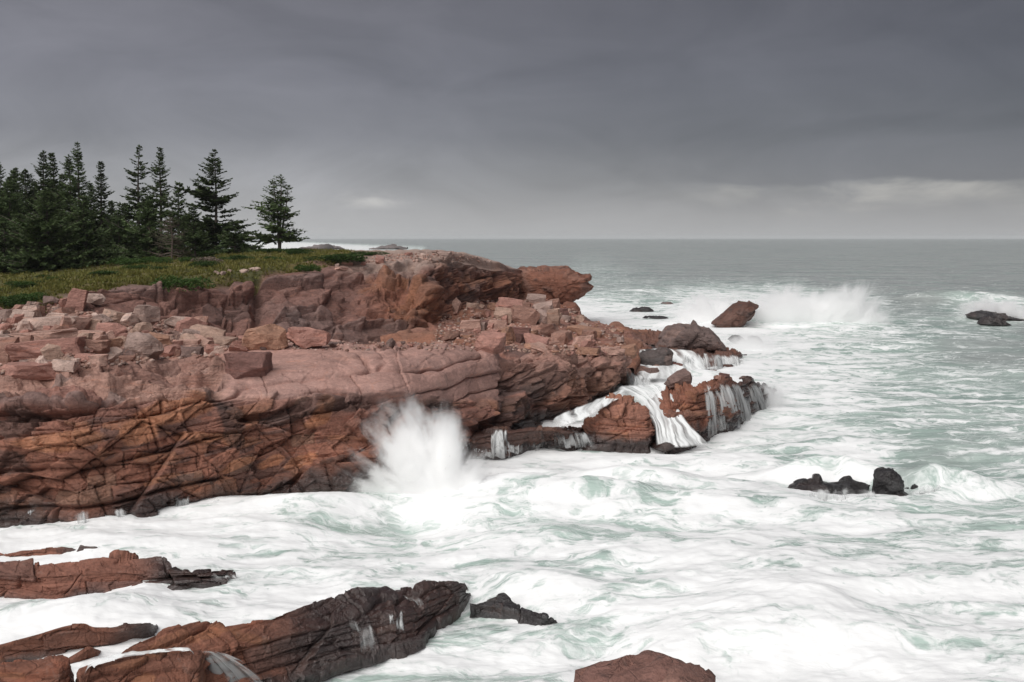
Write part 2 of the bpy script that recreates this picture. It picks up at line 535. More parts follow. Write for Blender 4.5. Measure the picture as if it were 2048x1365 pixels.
# close the right-hand end: swing the last metres round the corner
N = norm_up(G)
P = G.reshape(-1, 3)
PX, PY = px_of(P)
dome = sstep(PX, 425, 470) * (1 - sstep(PX, 985, 1010)) * (1 - sstep(PY, 790, 815)) * sstep(PY, 640, 700)
C = local(G, 40)
rt = sstep(PX, 900, 1000)
d1, b1 = beds(C, (-.05, -.05, 1), (1, .25, .1), 1.15, 6.5, .46, .32, 1.1, .085, 3, .3)
d2, b2 = beds(C, (-.09, -.05, 1), (1, .2, 0), .52, 2.0, .30, .17, .6, .04, 8, .25)
d3, b3 = beds(C, (-.12, -.05, 1), (1, .1, 0), .15, .8, .055, .035, .4, .02, 15, .3)
dx, bx_ = beds(C, (.75, 0, .66), (.66, 0, -.75), 3.6, 3.0, .26, .07, 1.4, .03, 23, .0)
dd, bd_ = beds(C, (-.55, 0, .83), (.83, 0, .55), 4.6, 4.0, .20, .06, 1.4, .03, 24, .0)
fc1, v1 = facets(C, 2.2, .42, .10, .05, 5, (1.6, 1, .8))
fc2, v2 = facets(C, .62, .16, .035, .03, 6, (1.8, 1, .7))
flat_ = sstep(N.reshape(-1, 3)[:, 2], .45, .75)
lay_ = 1 - .72 * sstep(PX + 60 * fbm(C * .15, 3, 18), 440, 640)
fc3, v3 = facets(C, 3.4, .95, .16, .05, 7, (1.3, 1, .9), 1.5)
fc4, v4 = facets(C, 1.3, .34, .07, .035, 9, (1.4, 1, .8), 1.5)
D = (d1 * (.35 + .45 * lay_) + (.62 * d2 + .7 * d3) * lay_ + dx * 1.3 + dd * 1.3) * (1 - flat_) * (1 - .8 * dome) + (fc3 * .7 + fc4) * (1.2 * (1 - lay_) + .6 * lay_) * (1 - .9 * dome) + (fc1 + fc2) * (1 - .85 * dome) + .05 * fbm(P * 2.2, 4, 2) * (1 - .5 * dome) + .30 * fbm(C * .25, 3, 12)
# the smooth slab top keeps a few long rounded beds with deep parting cracks
ds, bs_ = beds(C, (-.03, -.20, 1), (1, .35, 0), .72, 11, .26, .34, .4, .04, 31, .8)
dq, bq = facets(C, 4.2, .20, .10, .03, 33, (2.4, 1.4, .9), .8)
fq, vq = facets(C, 2.1, .62, .16, .05, 37, (1.9, 1.1, .9), 1.1)
fq2, vq2 = facets(C, .8, .2, .06, .03, 38, (1.7, 1.1, .9), 1.1)
fq = fq + fq2
D += flat_ * (1 - dome) * fq
D += dome * (ds + dq + .08 * fbm(P * .5, 3, 4))
D = soft(D, G, .9 * flat_ * (1 - dome), 1, 2)
fq3, vq3 = facets(C, .95, .13, .06, .035, 39, (2.0, 1.2, .9), 1.2)
fq4, vq4 = facets(C, .35, .04, .02, .02, 40, (1.8, 1.2, .9), 1.2)
D += flat_ * (1 - dome) * (fq3 + fq4)
# orange-topped face at left bulges, dark slot under the lip at left
slot = ellipses(PX, PY, P, [(60, 832, 130, 10, -3), (560, 826, 90, 9, -10), (690, 818, 90, 8, -12), (330, 792, 110, 7, 4)], 3, 10)
for s_, k in zip(slot, (.7, .5, .4, .45)): D -= k * s_
endt = sstep(PX, 1200, 1262)
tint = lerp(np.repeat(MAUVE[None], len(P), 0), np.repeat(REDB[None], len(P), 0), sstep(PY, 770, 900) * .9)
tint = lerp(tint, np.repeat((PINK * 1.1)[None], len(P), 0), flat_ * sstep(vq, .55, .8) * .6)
tint = lerp(tint, np.repeat((GREYR * .8)[None], len(P), 0), flat_ * sstep(vq3, .7, .85) * .5)
tint = lerp(tint, np.repeat((BUFF * .75)[None], len(P), 0), np.clip(sstep(b2, .72, .9) * .45 * (1 - dome) * (1 - flat_), 0, 1))
tint = lerp(tint, np.repeat(DARK[None] * 1.7, len(P), 0), np.clip(sstep(b3 * .5 + v1 * .5, .62, .8) * .55 * (1 - dome) * (1 - flat_), 0, 1))
tint = lerp(tint, np.repeat((ORANGE * .75)[None], len(P), 0), sstep(v2 * .6 + v1 * .4, .70, .82) * .55 * sstep(PY, 770, 830))
om = ellipses(PX, PY, P, [(350, 822, 88, 28, -14), (275, 866, 44, 24, -6), (395, 876, 46, 12, 2), (130, 885, 78, 22, -4), (455, 884, 22, 16, 0), (640, 832, 20, 26, 30), (630, 850, 22, 14, 0), (470, 930, 40, 10, -20), (600, 925, 34, 12, -20), (545, 920, 30, 11, -16), (318, 962, 38, 7, -10), (700, 728, 46, 5, 0), (1130, 790, 60, 34, -10), (1215, 770, 46, 34, 0), (420, 735, 26, 8, 10), (960, 760, 14, 60, 0)], 77)
for k, m in enumerate(om):
    tint = lerp(tint, np.repeat((ORANGE if k < 11 else ORANGE * .8 + .03)[None], len(P), 0), m * (.72 if k < 12 else .4))
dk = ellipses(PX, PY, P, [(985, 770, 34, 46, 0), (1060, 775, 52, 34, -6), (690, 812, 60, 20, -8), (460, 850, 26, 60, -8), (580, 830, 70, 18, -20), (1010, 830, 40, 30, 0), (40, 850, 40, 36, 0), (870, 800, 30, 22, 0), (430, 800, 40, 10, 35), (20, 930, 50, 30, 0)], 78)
for m in dk: tint = lerp(tint, np.repeat(DARK[None], len(P), 0), m * .62)  # darker patches, some of them along the slots under the lip
tint = lerp(tint, np.repeat(np.array([[.40, .238, .202]]), len(P), 0), dome * .85)  # slab top lightened: wet sheen of the sky put into the tint
tint = lerp(tint, np.repeat(np.array([[.40, .232, .185]]), len(P), 0), (1 - dome) * (1 - sstep(PY, 745, 790)) * .6)  # rest of the cliff top paler too, light on it put into the tint
hi = fbm(P * .6, 4, 91)
wet = np.clip(sstep(1.1 + .9 * hi - P[:, 2], 0, .9), 0, 1) * .95
finish("cliff", G, D, tint, wet, kind="structure", N=N, worn=dome)

# --- the headland behind: scree floor, upper cliff, heath top, forest ground
rows = [
    [(-260, 785, 44), (0, 772, 46), (300, 752, 48), (560, 740, 52), (760, 740, 55), (870, 730, 58), (950, 715, 62), (1050, 700, 72)],
    [(-260, 625, 58), (0, 622, 58), (100, 616, 59), (200, 625, 62), (350, 655, 63), (500, 685, 65), (640, 692, 68), (760, 692, 70), (860, 690, 73), (890, 655, 80), (940, 628, 89), (1000, 606, 98), (1050, 602, 112)],
    [(-260, 612, 60), (0, 608, 60), (100, 600, 61), (200, 600, 64), (350, 612, 66), (500, 628, 68), (640, 618, 71), (760, 612, 74), (860, 596, 77), (895, 590, 84), (940, 575, 92), (1000, 565, 101), (1050, 572, 114)],
    [(-260, 604, 61), (0, 602, 61), (100, 590, 62), (200, 576, 65), (350, 560, 68.5), (500, 552, 71.5), (600, 537, 75), (640, 532, 76), (740, 518, 81), (870, 510, 85), (930, 514, 94), (1000, 533, 103), (1050, 548, 115)],
    [(-260, 599, 63), (0, 596, 64), (100, 583, 65), (200, 570, 67), (350, 554, 71), (500, 546, 74), (600, 530, 78), (640, 526, 80), (740, 511, 85), (870, 503, 89), (930, 508, 97), (1000, 527, 106), (1050, 544, 118)],
    [(-260, 562, 78), (0, 560, 78), (200, 545, 80), (350, 528, 84), (500, 517, 90), (640, 507, 96), (740, 502, 97), (870, 500.5, 96), (930, 505, 103), (1000, 525, 110), (1050, 543, 121)],
    [(-260, 527, 108), (0, 525, 108), (350, 507, 108), (560, 502, 110), (640, 501, 112), (740, 501.5, 110), (870, 503, 106), (930, 510, 112), (1000, 531, 118), (1050, 552, 126)],
    [(-260, 500, 165), (0, 500, 160), (350, 503, 145), (560, 506, 132), (740, 520, 122), (870, 530, 116), (930, 545, 119), (1000, 565, 124), (1050, 590, 130)],
    [(-260, 540, 210), (0, 540, 200), (350, 590, 160), (560, 620, 142), (740, 640, 128), (870, 660, 120), (930, 670, 122), (1000, 670, 127), (1050, 670, 132)],
]
G, cols = ribbon(rows, -260, 1050, 2.0, [46, 64, 60, 14, 34, 22, 16, 12], 7, 2)
N = norm_up(G)
P = G.reshape(-1, 3)
PX, PY = px_of(P)
nr, nc, _ = G.shape
vrow = np.repeat(np.arange(nr), nc)
face = sstep(vrow, 50, 60) * (1 - sstep(vrow, 178, 186))
C = local(G, 60)
d1, b1 = beds(C, (-.03, -.1, 1), (1, .4, .1), 1.5, 5.5, .55, .42, 1.2, .12, 41, .3)
d2, b2 = beds(C, (-.06, -.1, 1), (1, .4, 0), .7, 2.6, .2, .2, .5, .05, 48, .2)
fc1, v1 = facets(C, 3.2, 1.0, .30, .08, 45, (1.5, 1.1, .8), 1.5)
fc2, v2 = facets(C, 1.15, .42, .16, .05, 46, (1.5, 1.1, .7), 1.5)
land = sstep(vrow, 180, 192)
veg = sstep(vrow + 16 * fbm(P * .35, 3, 62), 172, 184) * sstep(fbm(P * .22, 4, 60) * .55 + .5, .08, .25) * (1 - sstep(PX + 40 * fbm(P * .3, 3, 61), 640, 760))
veg = np.maximum(veg, sstep(PX, -400, 60) * (1 - sstep(PX, 90, 150)) * sstep(vrow, 150, 176))
face2 = sstep(vrow, 50, 60) * (1 - sstep(vrow, 150, 176))
D = (d1 + d2) * face2 + (fc1 + fc2) * (.32 + .68 * face2) * (1 - .7 * np.maximum(land, veg)) + .12 * fbm(P * 1.5, 4, 50) + .5 * face * fbm(P * .18, 3, 55) - .55 * face + veg * .25 * fbm(P * .5, 3, 58)
D += (land - veg).clip(0, 1) * .18 * fc2
D = soft(D, G, 1 - .75 * face2, 1, 2)
D -= .9 * np.exp(-((PX - 505 + 30 * fbm(P * .2, 2, 70)) / 9) ** 2) * face
base = np.repeat((MAUVE * .72)[None], len(P), 0)
tint = lerp(base, np.repeat((REDB * .82)[None], len(P), 0), sstep(PX, 690, 800) * sstep(PY, 525, 560))
tint = lerp(tint, np.repeat((GREYR * 1.0)[None], len(P), 0), sstep(v1, .7, .9) * .35)
tint = lerp(tint, np.repeat(DARK[None] * 1.6, len(P), 0), sstep(b2, .8, .95) * .45)
tint = lerp(tint, np.repeat((ORANGE * .7)[None], len(P), 0), sstep(v2, .8, .95) * .5 * sstep(PX, 640, 800))
tint = lerp(tint, np.repeat((PINK * .85)[None], len(P), 0), (1 - sstep(vrow, 44, 58)) * .5)
om = ellipses(PX, PY, P, [(830, 610, 50, 30, -30), (780, 560, 60, 14, 0), (870, 640, 26, 40, 0), (960, 560, 40, 14, 10)], 80)
for m in om: tint = lerp(tint, np.repeat((ORANGE * .6)[None], len(P), 0), m * .5)
tint = lerp(tint, np.repeat(np.array([[.44, .33, .28]]), len(P), 0), np.maximum((land - veg).clip(0, 1) * .85, (1 - sstep(PY + 10 * fbm(P * .4, 3, 64), 520, 545)) * sstep(PX, 660, 740) * (1 - veg) * .6))  # bare top and upper cliff edge paler, rim light painted into the rock colour
soil = lerp(np.repeat(np.array([[.085, .085, .03]]), len(P), 0), np.repeat(np.array([[.15, .125, .045]]), len(P), 0), sstep(fbm(P * .25, 4, 66), -.2, .3))
tint = lerp(tint, soil, veg)
ta, to = terrace(P, (-.08, -.03, 1), (1, .4, 0), 1.1, 4.0, 170)
UP = np.zeros((len(P), 3))
VEGP = G.reshape(-1, 3) + N.reshape(-1, 3) * D[:, None] + UP
VEGM = veg * (PX > -200)
finish("headland", G, D, tint, np.zeros(len(P)), kind="structure", N=N, up=UP)

# --- the broken slope that runs down to the point
rows = [
    [(760, 730, 50), (950, 730, 54), (1100, 735, 59), (1200, 738, 64), (1262, 742, 69), (1340, 760, 72)],
    [(760, 712, 56), (950, 706, 58), (1100, 712, 62), (1200, 712, 67), (1262, 716, 72), (1340, 745, 76)],
    [(760, 700, 64), (870, 682, 66), (950, 674, 70), (1050, 676, 73), (1150, 682, 76), (1220, 690, 78), (1262, 700, 79), (1340, 735, 82)],
    [(760, 690, 70), (870, 655, 76), (950, 640, 82), (1050, 640, 86), (1130, 644, 89), (1200, 655, 90), (1262, 675, 91), (1340, 705, 92)],
    [(760, 670, 76), (870, 640, 82), (950, 622, 90), (1050, 612, 98), (1110, 614, 101), (1150, 628, 102), (1200, 648, 103), (1262, 664, 103), (1340, 690, 104)],
    [(760, 660, 86), (870, 630, 92), (950, 605, 102), (1050, 600, 112), (1110, 606, 116), (1160, 630, 116), (1200, 655, 114), (1262, 680, 114), (1340, 690, 116)],
    [(760, 650, 96), (950, 640, 116), (1050, 650, 126), (1160, 665, 126), (1262, 690, 122), (1340, 700, 122)],
]
G, cols = ribbon(rows, 760, 1340, 1.4, [16, 40, 42, 46, 20, 10], 6, 2)
N = norm_up(G)
P = G.reshape(-1, 3); PX, PY = px_of(P)
C = local(G, 16)
d1, b1 = beds(C, (-.05, -.22, 1), (1, .5, .1), 1.0, 4.0, .5, .35, .8, .12, 141, .4)
d2, b2 = beds(C, (-.08, -.2, 1), (1, .4, 0), .45, 2.0, .22, .14, .6, .06, 148, .5)
fc1, v1 = facets(P, 3.0, .5, .25, .10, 145, (1.5, 1.2, .8), 1.0)
fc2, v2 = facets(P, 1.2, .22, .10, .06, 146, (1.5, 1.2, .8), 1.0)
ta, to = terrace(C, (-.05, -.04, 1), (1, .3, 0), .9, 4.5, 160)
tb, tq = terrace(C, (-.05, -.04, 1), (1, .3, 0), .45, 3.0, 166)
UP = np.stack([ta * 0, ta * 0, .3 * ta], 1)
D = d1 * .15 + d2 * .1 + fc1 * 1.3 + fc2 * 1.3 + .06 * fbm(P * 1.8, 4, 150)
D = soft(D, G, np.full(len(D), .85), 1, 2)
UP[:, 2] = soft(UP[:, 2], G, np.full(len(D), 1.0), 1, 2)
tint = lerp(np.repeat((REDB * .45 + MAUVE * .5)[None], len(P), 0), np.repeat(PINK[None] * .85, len(P), 0), sstep(v2, .6, .9) * .5)
tint = lerp(tint, np.repeat((ORANGE * .6)[None], len(P), 0), sstep(v1, .72, .9) * .5)
tint = lerp(tint, np.repeat(DARK[None] * 1.8, len(P), 0), sstep(b2, .8, .95) * .6)
wet = np.clip(sstep(.7 + .5 * fbm(P * .5, 4, 152) - P[:, 2], 0, .6), 0, 1)
finish("rocky_slope", G, D, tint, wet, kind="structure", N=N, up=UP)


# --- lofted rocks: an outline at its own distance, with real depth
def loft_rock(name, outline, Y, depth, label, cat="rock", group=None, tint=MAUVE, wet=0.0, wetline=None, seed=0, fs=.5, fa=.25, p=2.6, nu=110, nv=40, lean=0.0, strata=None, kind=None, base=None):
    o = np.array([at(a, b, Y=Y) for a, b in outline])
    c = o.mean(0) if base is None else np.array(at(*base, Y=Y))
    seg = np.linalg.norm(np.roll(o, -1, 0) - o, axis=1); t = np.concatenate([[0], np.cumsum(seg)])
    q = np.linspace(0, t[-1], nu, endpoint=False)
    oo = np.concatenate([o, o[:1]])
    ring = np.stack([np.interp(q, t, oo[:, k]) for k in range(3)], 1)
    V = []
    s0 = .86; k0 = (1 - s0 ** p) ** (1 / p)
    for qq in np.linspace(-1, 1, nv):
        if abs(qq) <= .45:
            k = qq / .45 * k0; s = (1 - abs(k) ** p) ** (1 / p)
        else:
            s = s0 * (1 - abs(qq)) / .55; k = math.copysign((1 - s ** p) ** (1 / p), qq)
        r = c + (ring - c) * s
        r[:, 1] = Y + k * depth / 2 + lean * (r[:, 2] - c[2])
        V.append(r)
    V = np.array(V)
    P = V.reshape(-1, 3)
    cen = np.array([c[0], Y, c[2]])
    n = (P - cen) / np.array([np.ptp(o[:, 0]) / 2, depth / 2, max(np.ptp(o[:, 2]) / 2, .1)]) ** 2
    n /= np.linalg.norm(n, axis=1, keepdims=True) + 1e-9
    a1, v1 = facets(P, fs * 1.9, fa * 1.2, fa * .3, .05 * fs * 2, seed, (1.2, 1.2, .8), 1.7)
    a2, v2 = facets(P, fs * .7, fa * .5, fa * .16, .03 * fs * 2, seed + 1, (1.2, 1.2, .8), 1.6)
    D = a1 + a2 + fa * .25 * fbm(P * 3 / fs * .4, 4, seed + 2)
    if strata:
        b, bb = beds(P, strata, (1, .3, .2), fs * .8, fs * 4, fa * .8, fa * .5, .3, .05, seed + 4)
        D = D + b
    P2 = P + n * D[:, None]
    i = np.arange(nv * nu).reshape(nv, nu)
    j = np.roll(i, -1, 1)
    fc = np.stack([i[:-1], j[:-1], j[1:], i[1:]], -1).reshape(-1, 4)
    T = np.repeat(np.asarray(tint, float)[None], len(P), 0)
    T = lerp(T, np.repeat(PINK[None], len(P), 0), sstep(v1, .75, .95) * .3)
    T = lerp(T, np.repeat((DARK * 1.5)[None], len(P), 0), sstep(v2, .8, .95) * .4)
    W = np.full(len(P), wet, float)
    if wetline is not None:
        W = np.maximum(W, sstep(wetline + .4 * fbm(P * 1.2, 3, seed + 6) - P[:, 2], 0, .5))
    ob = mesh_obj(name, P2, fc, M_ROCK, attrs={"wet": W.clip(0, 1)}, cols={"tint": T}, smooth=False)
    # outward normals
    bm = bmesh.new(); bm.from_mesh(ob.data); bmesh.ops.recalc_face_normals(bm, faces=bm.faces); bm.to_mesh(ob.data); bm.free()
    tag(ob, label, cat, group, kind)
    TERRAIN.append((P2, fc))
    return ob


def ridge(name, rows, px0, px1, dpx, segs, label, cat="rock", group=None, seed=0, tint=MAUVE, wetz=.3, wetbase=0.0, bed=(.05, -.12, 1), amp=1.0, sm=(5, 2), patches=(), wetx=None, kind=None):
    """a low rock rising from the water, through feature lines given with their heights"""
    G, cols = ribbon(rows, px0, px1, dpx, segs, sm[0], sm[1], depth=False)
    N = norm_up(G)
    P = G.reshape(-1, 3); PX, PY = px_of(P)
    C = local(G, min(segs[0] + 2, G.shape[0] - 3))
    d1, b1 = beds(C, bed, (1, .35, 0), .42, 2.6, .20 * amp, .15 * amp, .3, .035, seed, .35)
    d2, b2 = beds(C, bed, (1, .3, 0), .13, 1.0, .05 * amp, .035 * amp, .2, .016, seed + 3, .3)
    fc1, v1 = facets(C, 1.1, .24 * amp, .08 * amp, .03, seed + 5, (1.8, 1.2, .8))
    fc2, v2 = facets(C, .34, .06 * amp, .012 * amp, .015, seed + 6, (1.6, 1.2, .8))
    D = d1 + d2 + fc1 + fc2 + .02 * fbm(P * 5, 4, seed + 7) - .13 * amp
    T = np.repeat(np.asarray(tint, float)[None], len(P), 0)
    T = lerp(T, np.repeat((ORANGE * .7)[None], len(P), 0), sstep(v1 * .6 + b2 * .4, .66, .8) * .5)
    T = lerp(T, np.repeat((DARK * 1.6)[None], len(P), 0), sstep(b1, .75, .95) * .45)
    for spec, c, k in patches:
        T = lerp(T, np.repeat(np.asarray(c)[None], len(P), 0), ellipses(PX, PY, P, [spec], seed + 9, 10)[0] * k)
    W = np.maximum(wetbase, sstep(wetz + (.25 + .6 * max(wetz, 0)) * fbm(P * 1.1, 4, seed + 8) - P[:, 2], 0, .35 + .4 * max(wetz, 0)))
    if wetx is not None:
        W = np.maximum(W, sstep(PX + 25 * fbm(P * .8, 3, seed + 10), *wetx) * .92)
    return finish(name, G, D, T, W.clip(0, 1), N=N, worn=np.full(len(P), .5), label=label, cat=cat, group=group, kind=kind)


def under(row, dz=1.6, dy=0.0):
    """the same line sunk below the water"""
    out = []
    for p, q, z in row:
        X, Y, _ = at(p, q, z=z)
        out.append((p, HY + F * (H + dz) / (Y + dy), -dz))
    return out

def behind(row, dy, z=-1.4):
    out = []
    for p, q, zz in row:
        X, Y, _ = at(p, q, z=zz)
        out.append((p, HY + F * (H - z) / (Y + dy), z))
    return out


REDW = REDB * .8 + np.array([.01, .008, .01])
# foreground, left: layered slab with a black wet nose
ft = [(-120, 1188, 0), (80, 1202, 0), (250, 1184, 0), (400, 1174, 0), (470, 1164, 0), (494, 1152, -.5)]
lp = [(-120, 1152, .55), (80, 1142, .74), (250, 1136, .62), (400, 1142, .42), (470, 1142, .28), (494, 1145, -.4)]
cr_ = [(-120, 1122, .85), (60, 1108, .9), (200, 1102, .85), (330, 1099, .8), (346, 1112, .62), (356, 1124, .5), (440, 1122, .5), (468, 1126, .42), (482, 1136, .15), (494, 1142, -.4)]
ridge("rock_ridge", [under(ft), ft, lp, cr_, behind(cr_, 1.2)], -120, 494, 1.3, [8, 42, 34, 20],
      "layered red brown rock slab in the surf tapering to a black wet nose", group="wave-washed rock ridges", seed=211, tint=REDW, wetx=(250, 330), wetz=.25)
ft = [(-120, 1114, 0), (20, 1114, 0), (120, 1113, 0), (200, 1108, 0), (226, 1104, -.3)]
cr_ = [(-120, 1108, .1), (0, 1106, .1), (40, 1093, .32), (70, 1087, .36), (130, 1083, .42), (150, 1092, .25), (200, 1097, .2), (226, 1102, -.3)]
ridge("rock_ridge", [under(ft), ft, cr_, behind(cr_, .7)], -120, 226, 1.4, [6, 22, 12],
      "small low brown rock strip just behind the layered slab", group="wave-washed rock ridges", seed=221, tint=REDW, wetx=(100, 170), wetz=.1, amp=.6)
# foreground: wedge slab
ft = [(-120, 1330, 0), (0, 1320, 0), (130, 1304, 0), (220, 1290, 0), (280, 1275, 0), (318, 1262, -.3)]
cr_ = [(-120, 1300, .35), (0, 1283, .42), (80, 1262, .6), (130, 1245, .72), (172, 1240, .75), (182, 1250, .6), (230, 1254, .5), (300, 1245, .45), (312, 1250, .3), (320, 1258, -.3)]
ridge("rock_ridge", [under(ft), ft, cr_, behind(cr_, 1.0)], -120, 320, 1.2, [8, 46, 16],
      "smooth maroon wedge of rock rising to a point with a flat black end", group="wave-washed rock ridges", seed=231, tint=REDB * .62, wetx=(190, 300), wetz=.1, amp=.55)
ft = [(110, 1335, 0), (150, 1330, 0), (200, 1318, 0), (205, 1312, -.3)]
cr_ = [(110, 1318, .15), (140, 1305, .3), (180, 1280, .5), (196, 1290, .3), (205, 1300, -.3)]
ridge("boulder", [under(ft), ft, cr_, behind(cr_, .5)], 110, 205, 1.0, [6, 24, 10],
      "maroon sloping block wedged between the point and the corner block", "boulder", seed=236, tint=REDB * .66, amp=.4, wetz=0)
# foreground: the long ridge with water streaming off its dark end
ft = [(170, 1520, 0), (400, 1420, 0), (540, 1368, 0), (620, 1340, 0), (700, 1314, 0), (800, 1290, 0), (846, 1276, 0), (872, 1240, 0), (920, 1206, 0), (952, 1196, -.5)]
lp = [(170, 1345, 1.35), (300, 1300, 1.32), (420, 1294, 1.05), (520, 1275, .95), (600, 1260, .86), (700, 1242, .68), (800, 1228, .52), (846, 1216, .42), (872, 1205, .34), (920, 1188, .25), (952, 1194, -.5)]
cr_ = [(170, 1325, 1.42), (260, 1278, 1.5), (330, 1247, 1.55), (400, 1236, 1.45), (480, 1226, 1.35), (560, 1210, 1.25), (640, 1190, 1.15), (720, 1178, 1.0), (790, 1165, .85), (870, 1157, .78), (910, 1166, .55), (935, 1182, .25), (952, 1194, -.5)]
ridge("rock_ridge", [under(ft), ft, lp, cr_, behind(cr_, 1.3)], 170, 952, 1.2, [8, 62, 40, 20],
      "long red rock ridge whose dark wet end drips with white water", group="wave-washed rock ridges", seed=241, tint=REDB * .78, wetx=(500, 640), wetz=.2,
      patches=[((430, 1262, 60, 12, -8), ORANGE * .7, .6), ((500, 1275, 46, 12, 15), ORANGE * .6, .6), ((340, 1275, 50, 14, -20), ORANGE * .55, .5)])
# foreground: corner blocks
ft = [(-160, 1520, 0), (0, 1500, 0), (110, 1490, 0), (143, 1480, 0), (150, 1440, -.4)]
lp = [(-160, 1332, 1.55), (0, 1334, 1.55), (70, 1338, 1.5), (120, 1336, 1.48), (141, 1332, 1.4), (150, 1400, -.2)]
cr_ = [(-160, 1312, 1.6), (0, 1308, 1.62), (40, 1302, 1.6), (100, 1300, 1.55), (125, 1298, 1.5), (141, 1312, 1.4), (150, 1380, -.2)]
ridge("boulder", [under(ft), ft, lp, cr_, behind(cr_, .8)], -160, 150, .9, [6, 60, 20, 14],
      "squared maroon block filling the bottom corner of the frame", "boulder", seed=251, tint=REDB * .7, amp=.5, sm=(3, 2), wetz=-.5)
ft = [(146, 1520, -.3), (156, 1500, 0), (300, 1490, 0), (380, 1470, 0), (415, 1440, 0), (424, 1400, -.3)]
lp = [(146, 1400, -.2), (156, 1348, 1.3), (220, 1330, 1.28), (300, 1316, 1.25), (360, 1308, 1.2), (400, 1306, 1.12), (424, 1380, -.2)]
cr_ = [(146, 1390, -.2), (156, 1340, 1.32), (220, 1316, 1.34), (300, 1304, 1.3), (360, 1297, 1.25), (400, 1298, 1.12), (424, 1370, -.2)]
ridge("boulder", [under(ft), ft, lp, cr_, behind(cr_, .6)], 146, 424, .9, [6, 60, 14, 12],
      "flat topped maroon block with white water pouring off its end", "boulder", seed=256, tint=REDB * .72, amp=.55, sm=(3, 2), wetz=-.4, patches=[((290, 1352, 26, 14, -10), ORANGE * .7, .7)])
# dark low rock in the wash beyond the ridge
ft = [(936, 1208, 0), (980, 1213, 0), (1040, 1222, 0), (1080, 1240, 0), (1118, 1248, -.2)]
cr_ = [(936, 1205, .04), (960, 1199, .10), (985, 1192, .18), (1004, 1180, .30), (1016, 1182, .27), (1026, 1199, .10), (1060, 1220, .05), (1090, 1232, .12), (1118, 1246, -.2)]
ridge("rock_ridge", [under(ft), ft, cr_, behind(cr_, .7)], 936, 1118, 1.1, [6, 26, 12],
      "low black wet rock awash between the long ridge and open surf", group="wave-washed rock ridges", seed=261, tint=DARK * 1.0, wetbase=.9, amp=.8)
loft_rock("boulder", [(1140, 1400), (1146, 1352), (1172, 1344), (1215, 1336), (1255, 1330), (1300, 1319), (1335, 1322), (1375, 1337), (1410, 1352), (1438, 1372), (1470, 1420), (1480, 1640), (1130, 1640)], 17.6, 2.4,
          "rounded dusky purple boulder cut by the bottom edge", "boulder", tint=MAUVE * .72, seed=271, fs=.5, fa=.07, p=3, nv=46, nu=150, base=(1300, 1560))

# --- ledges at the foot of the point, awash
ft = [(938, 908, 0), (1000, 908, 0), (1060, 893, 0), (1110, 885, 0), (1165, 884, 0), (1185, 880, -.4)]
lp = [(938, 880, .8), (1000, 866, .95), (1060, 862, .9), (1110, 864, .8), (1165, 866, .6), (1185, 876, -.4)]
cr_ = [(938, 862, 1.05), (1000, 853, 1.15), (1060, 850, 1.1), (1110, 848, 1.05), (1165, 852, .8), (1185, 870, -.4)]
ridge("rock_ledge", [under(ft), ft, lp, cr_, behind(cr_, 3.0, .2)], 938, 1185, 1.2, [6, 26, 12, 16],
      "low wet rock ledge under the cliff end, curtained by thin falls", "rock ledge", group="ledges at the point", seed=281, tint=REDB * .6, wetbase=.6, amp=.9)
ft = [(1150, 886, -.4), (1170, 888, 0), (1210, 888, 0), (1260, 887, 0), (1306, 885, 0), (1322, 880, -.5)]
lp = [(1150, 874, -.3), (1170, 852, .7), (1210, 830, 1.35), (1260, 832, 1.3), (1306, 848, .85), (1322, 875, -.4)]
cr_ = [(1150, 868, -.3), (1170, 838, .9), (1200, 812, 1.6), (1222, 790, 2.1), (1250, 786, 2.2), (1275, 794, 1.95), (1300, 815, 1.5), (1312, 840, .8), (1322, 870, -.4)]
ridge("boulder", [under(ft), ft, lp, cr_, behind(cr_, 2.0, -1)], 1150, 1322, 1.0, [6, 40, 34, 16],
      "rounded orange brown boulder ringed by falls below the cliff end", "boulder", seed=286, tint=REDB * 1.0 + .02, wetz=.6, amp=1.2)
ft = [(1296, 888, -.4), (1330, 893, 0), (1400, 878, 0), (1460, 853, 0), (1510, 828, 0), (1540, 808, 0), (1552, 800, -.5)]
lp = [(1296, 850, .2), (1330, 805, 1.8), (1400, 782, 2.25), (1460, 770, 2.1), (1510, 768, 1.6), (1540, 785, .6), (1552, 798, -.4)]
cr_ = [(1296, 800, 1.4), (1330, 768, 2.3), (1400, 760, 2.45), (1460, 757, 2.2), (1510, 758, 1.7), (1538, 772, .7), (1552, 796, -.4)]
ridge("rock_ledge", [under(ft), ft, lp, cr_, behind(cr_, 4.0, -1)], 1296, 1552, 1.0, [6, 60, 24, 22],
      "blocky brown ledge with a flat top and a row of falls down its face", "rock ledge", group="ledges at the point", seed=291, tint=REDB * .85, wetz=1.0, amp=1.5, wetx=(1420, 1500))
ft = [(1230, 765, -.2), (1300, 760, 0), (1380, 752, 0), (1440, 745, 0), (1480, 735, 0), (1496, 722, -.4)]
lp = [(1230, 735, .3), (1300, 724, .8), (1380, 716, .9), (1440, 712, .8), (1480, 712, .6), (1496, 718, -.4)]
cr_ = [(1230, 700, 1.2), (1300, 694, 1.3), (1380, 690, 1.2), (1440, 692, 1.0), (1475, 698, .7), (1496, 716, -.4)]
ridge("rock_ledge", [under(ft), ft, lp, cr_, behind(cr_, 8.0, -1)], 1230, 1496, 1.2, [6, 24, 22, 18],
      "flat wet ledge below the pointed rock, water sheeting off its edge", "rock ledge", group="ledges at the point", seed=296, tint=REDB * .8, wetz=.6, amp=1.3, wetbase=.35)
cr_ = [(1170, 652, 1.4), (1220, 650, 1.2), (1280, 655, .9), (1340, 664, .6), (1380, 672, .3), (1400, 676, -.3)]
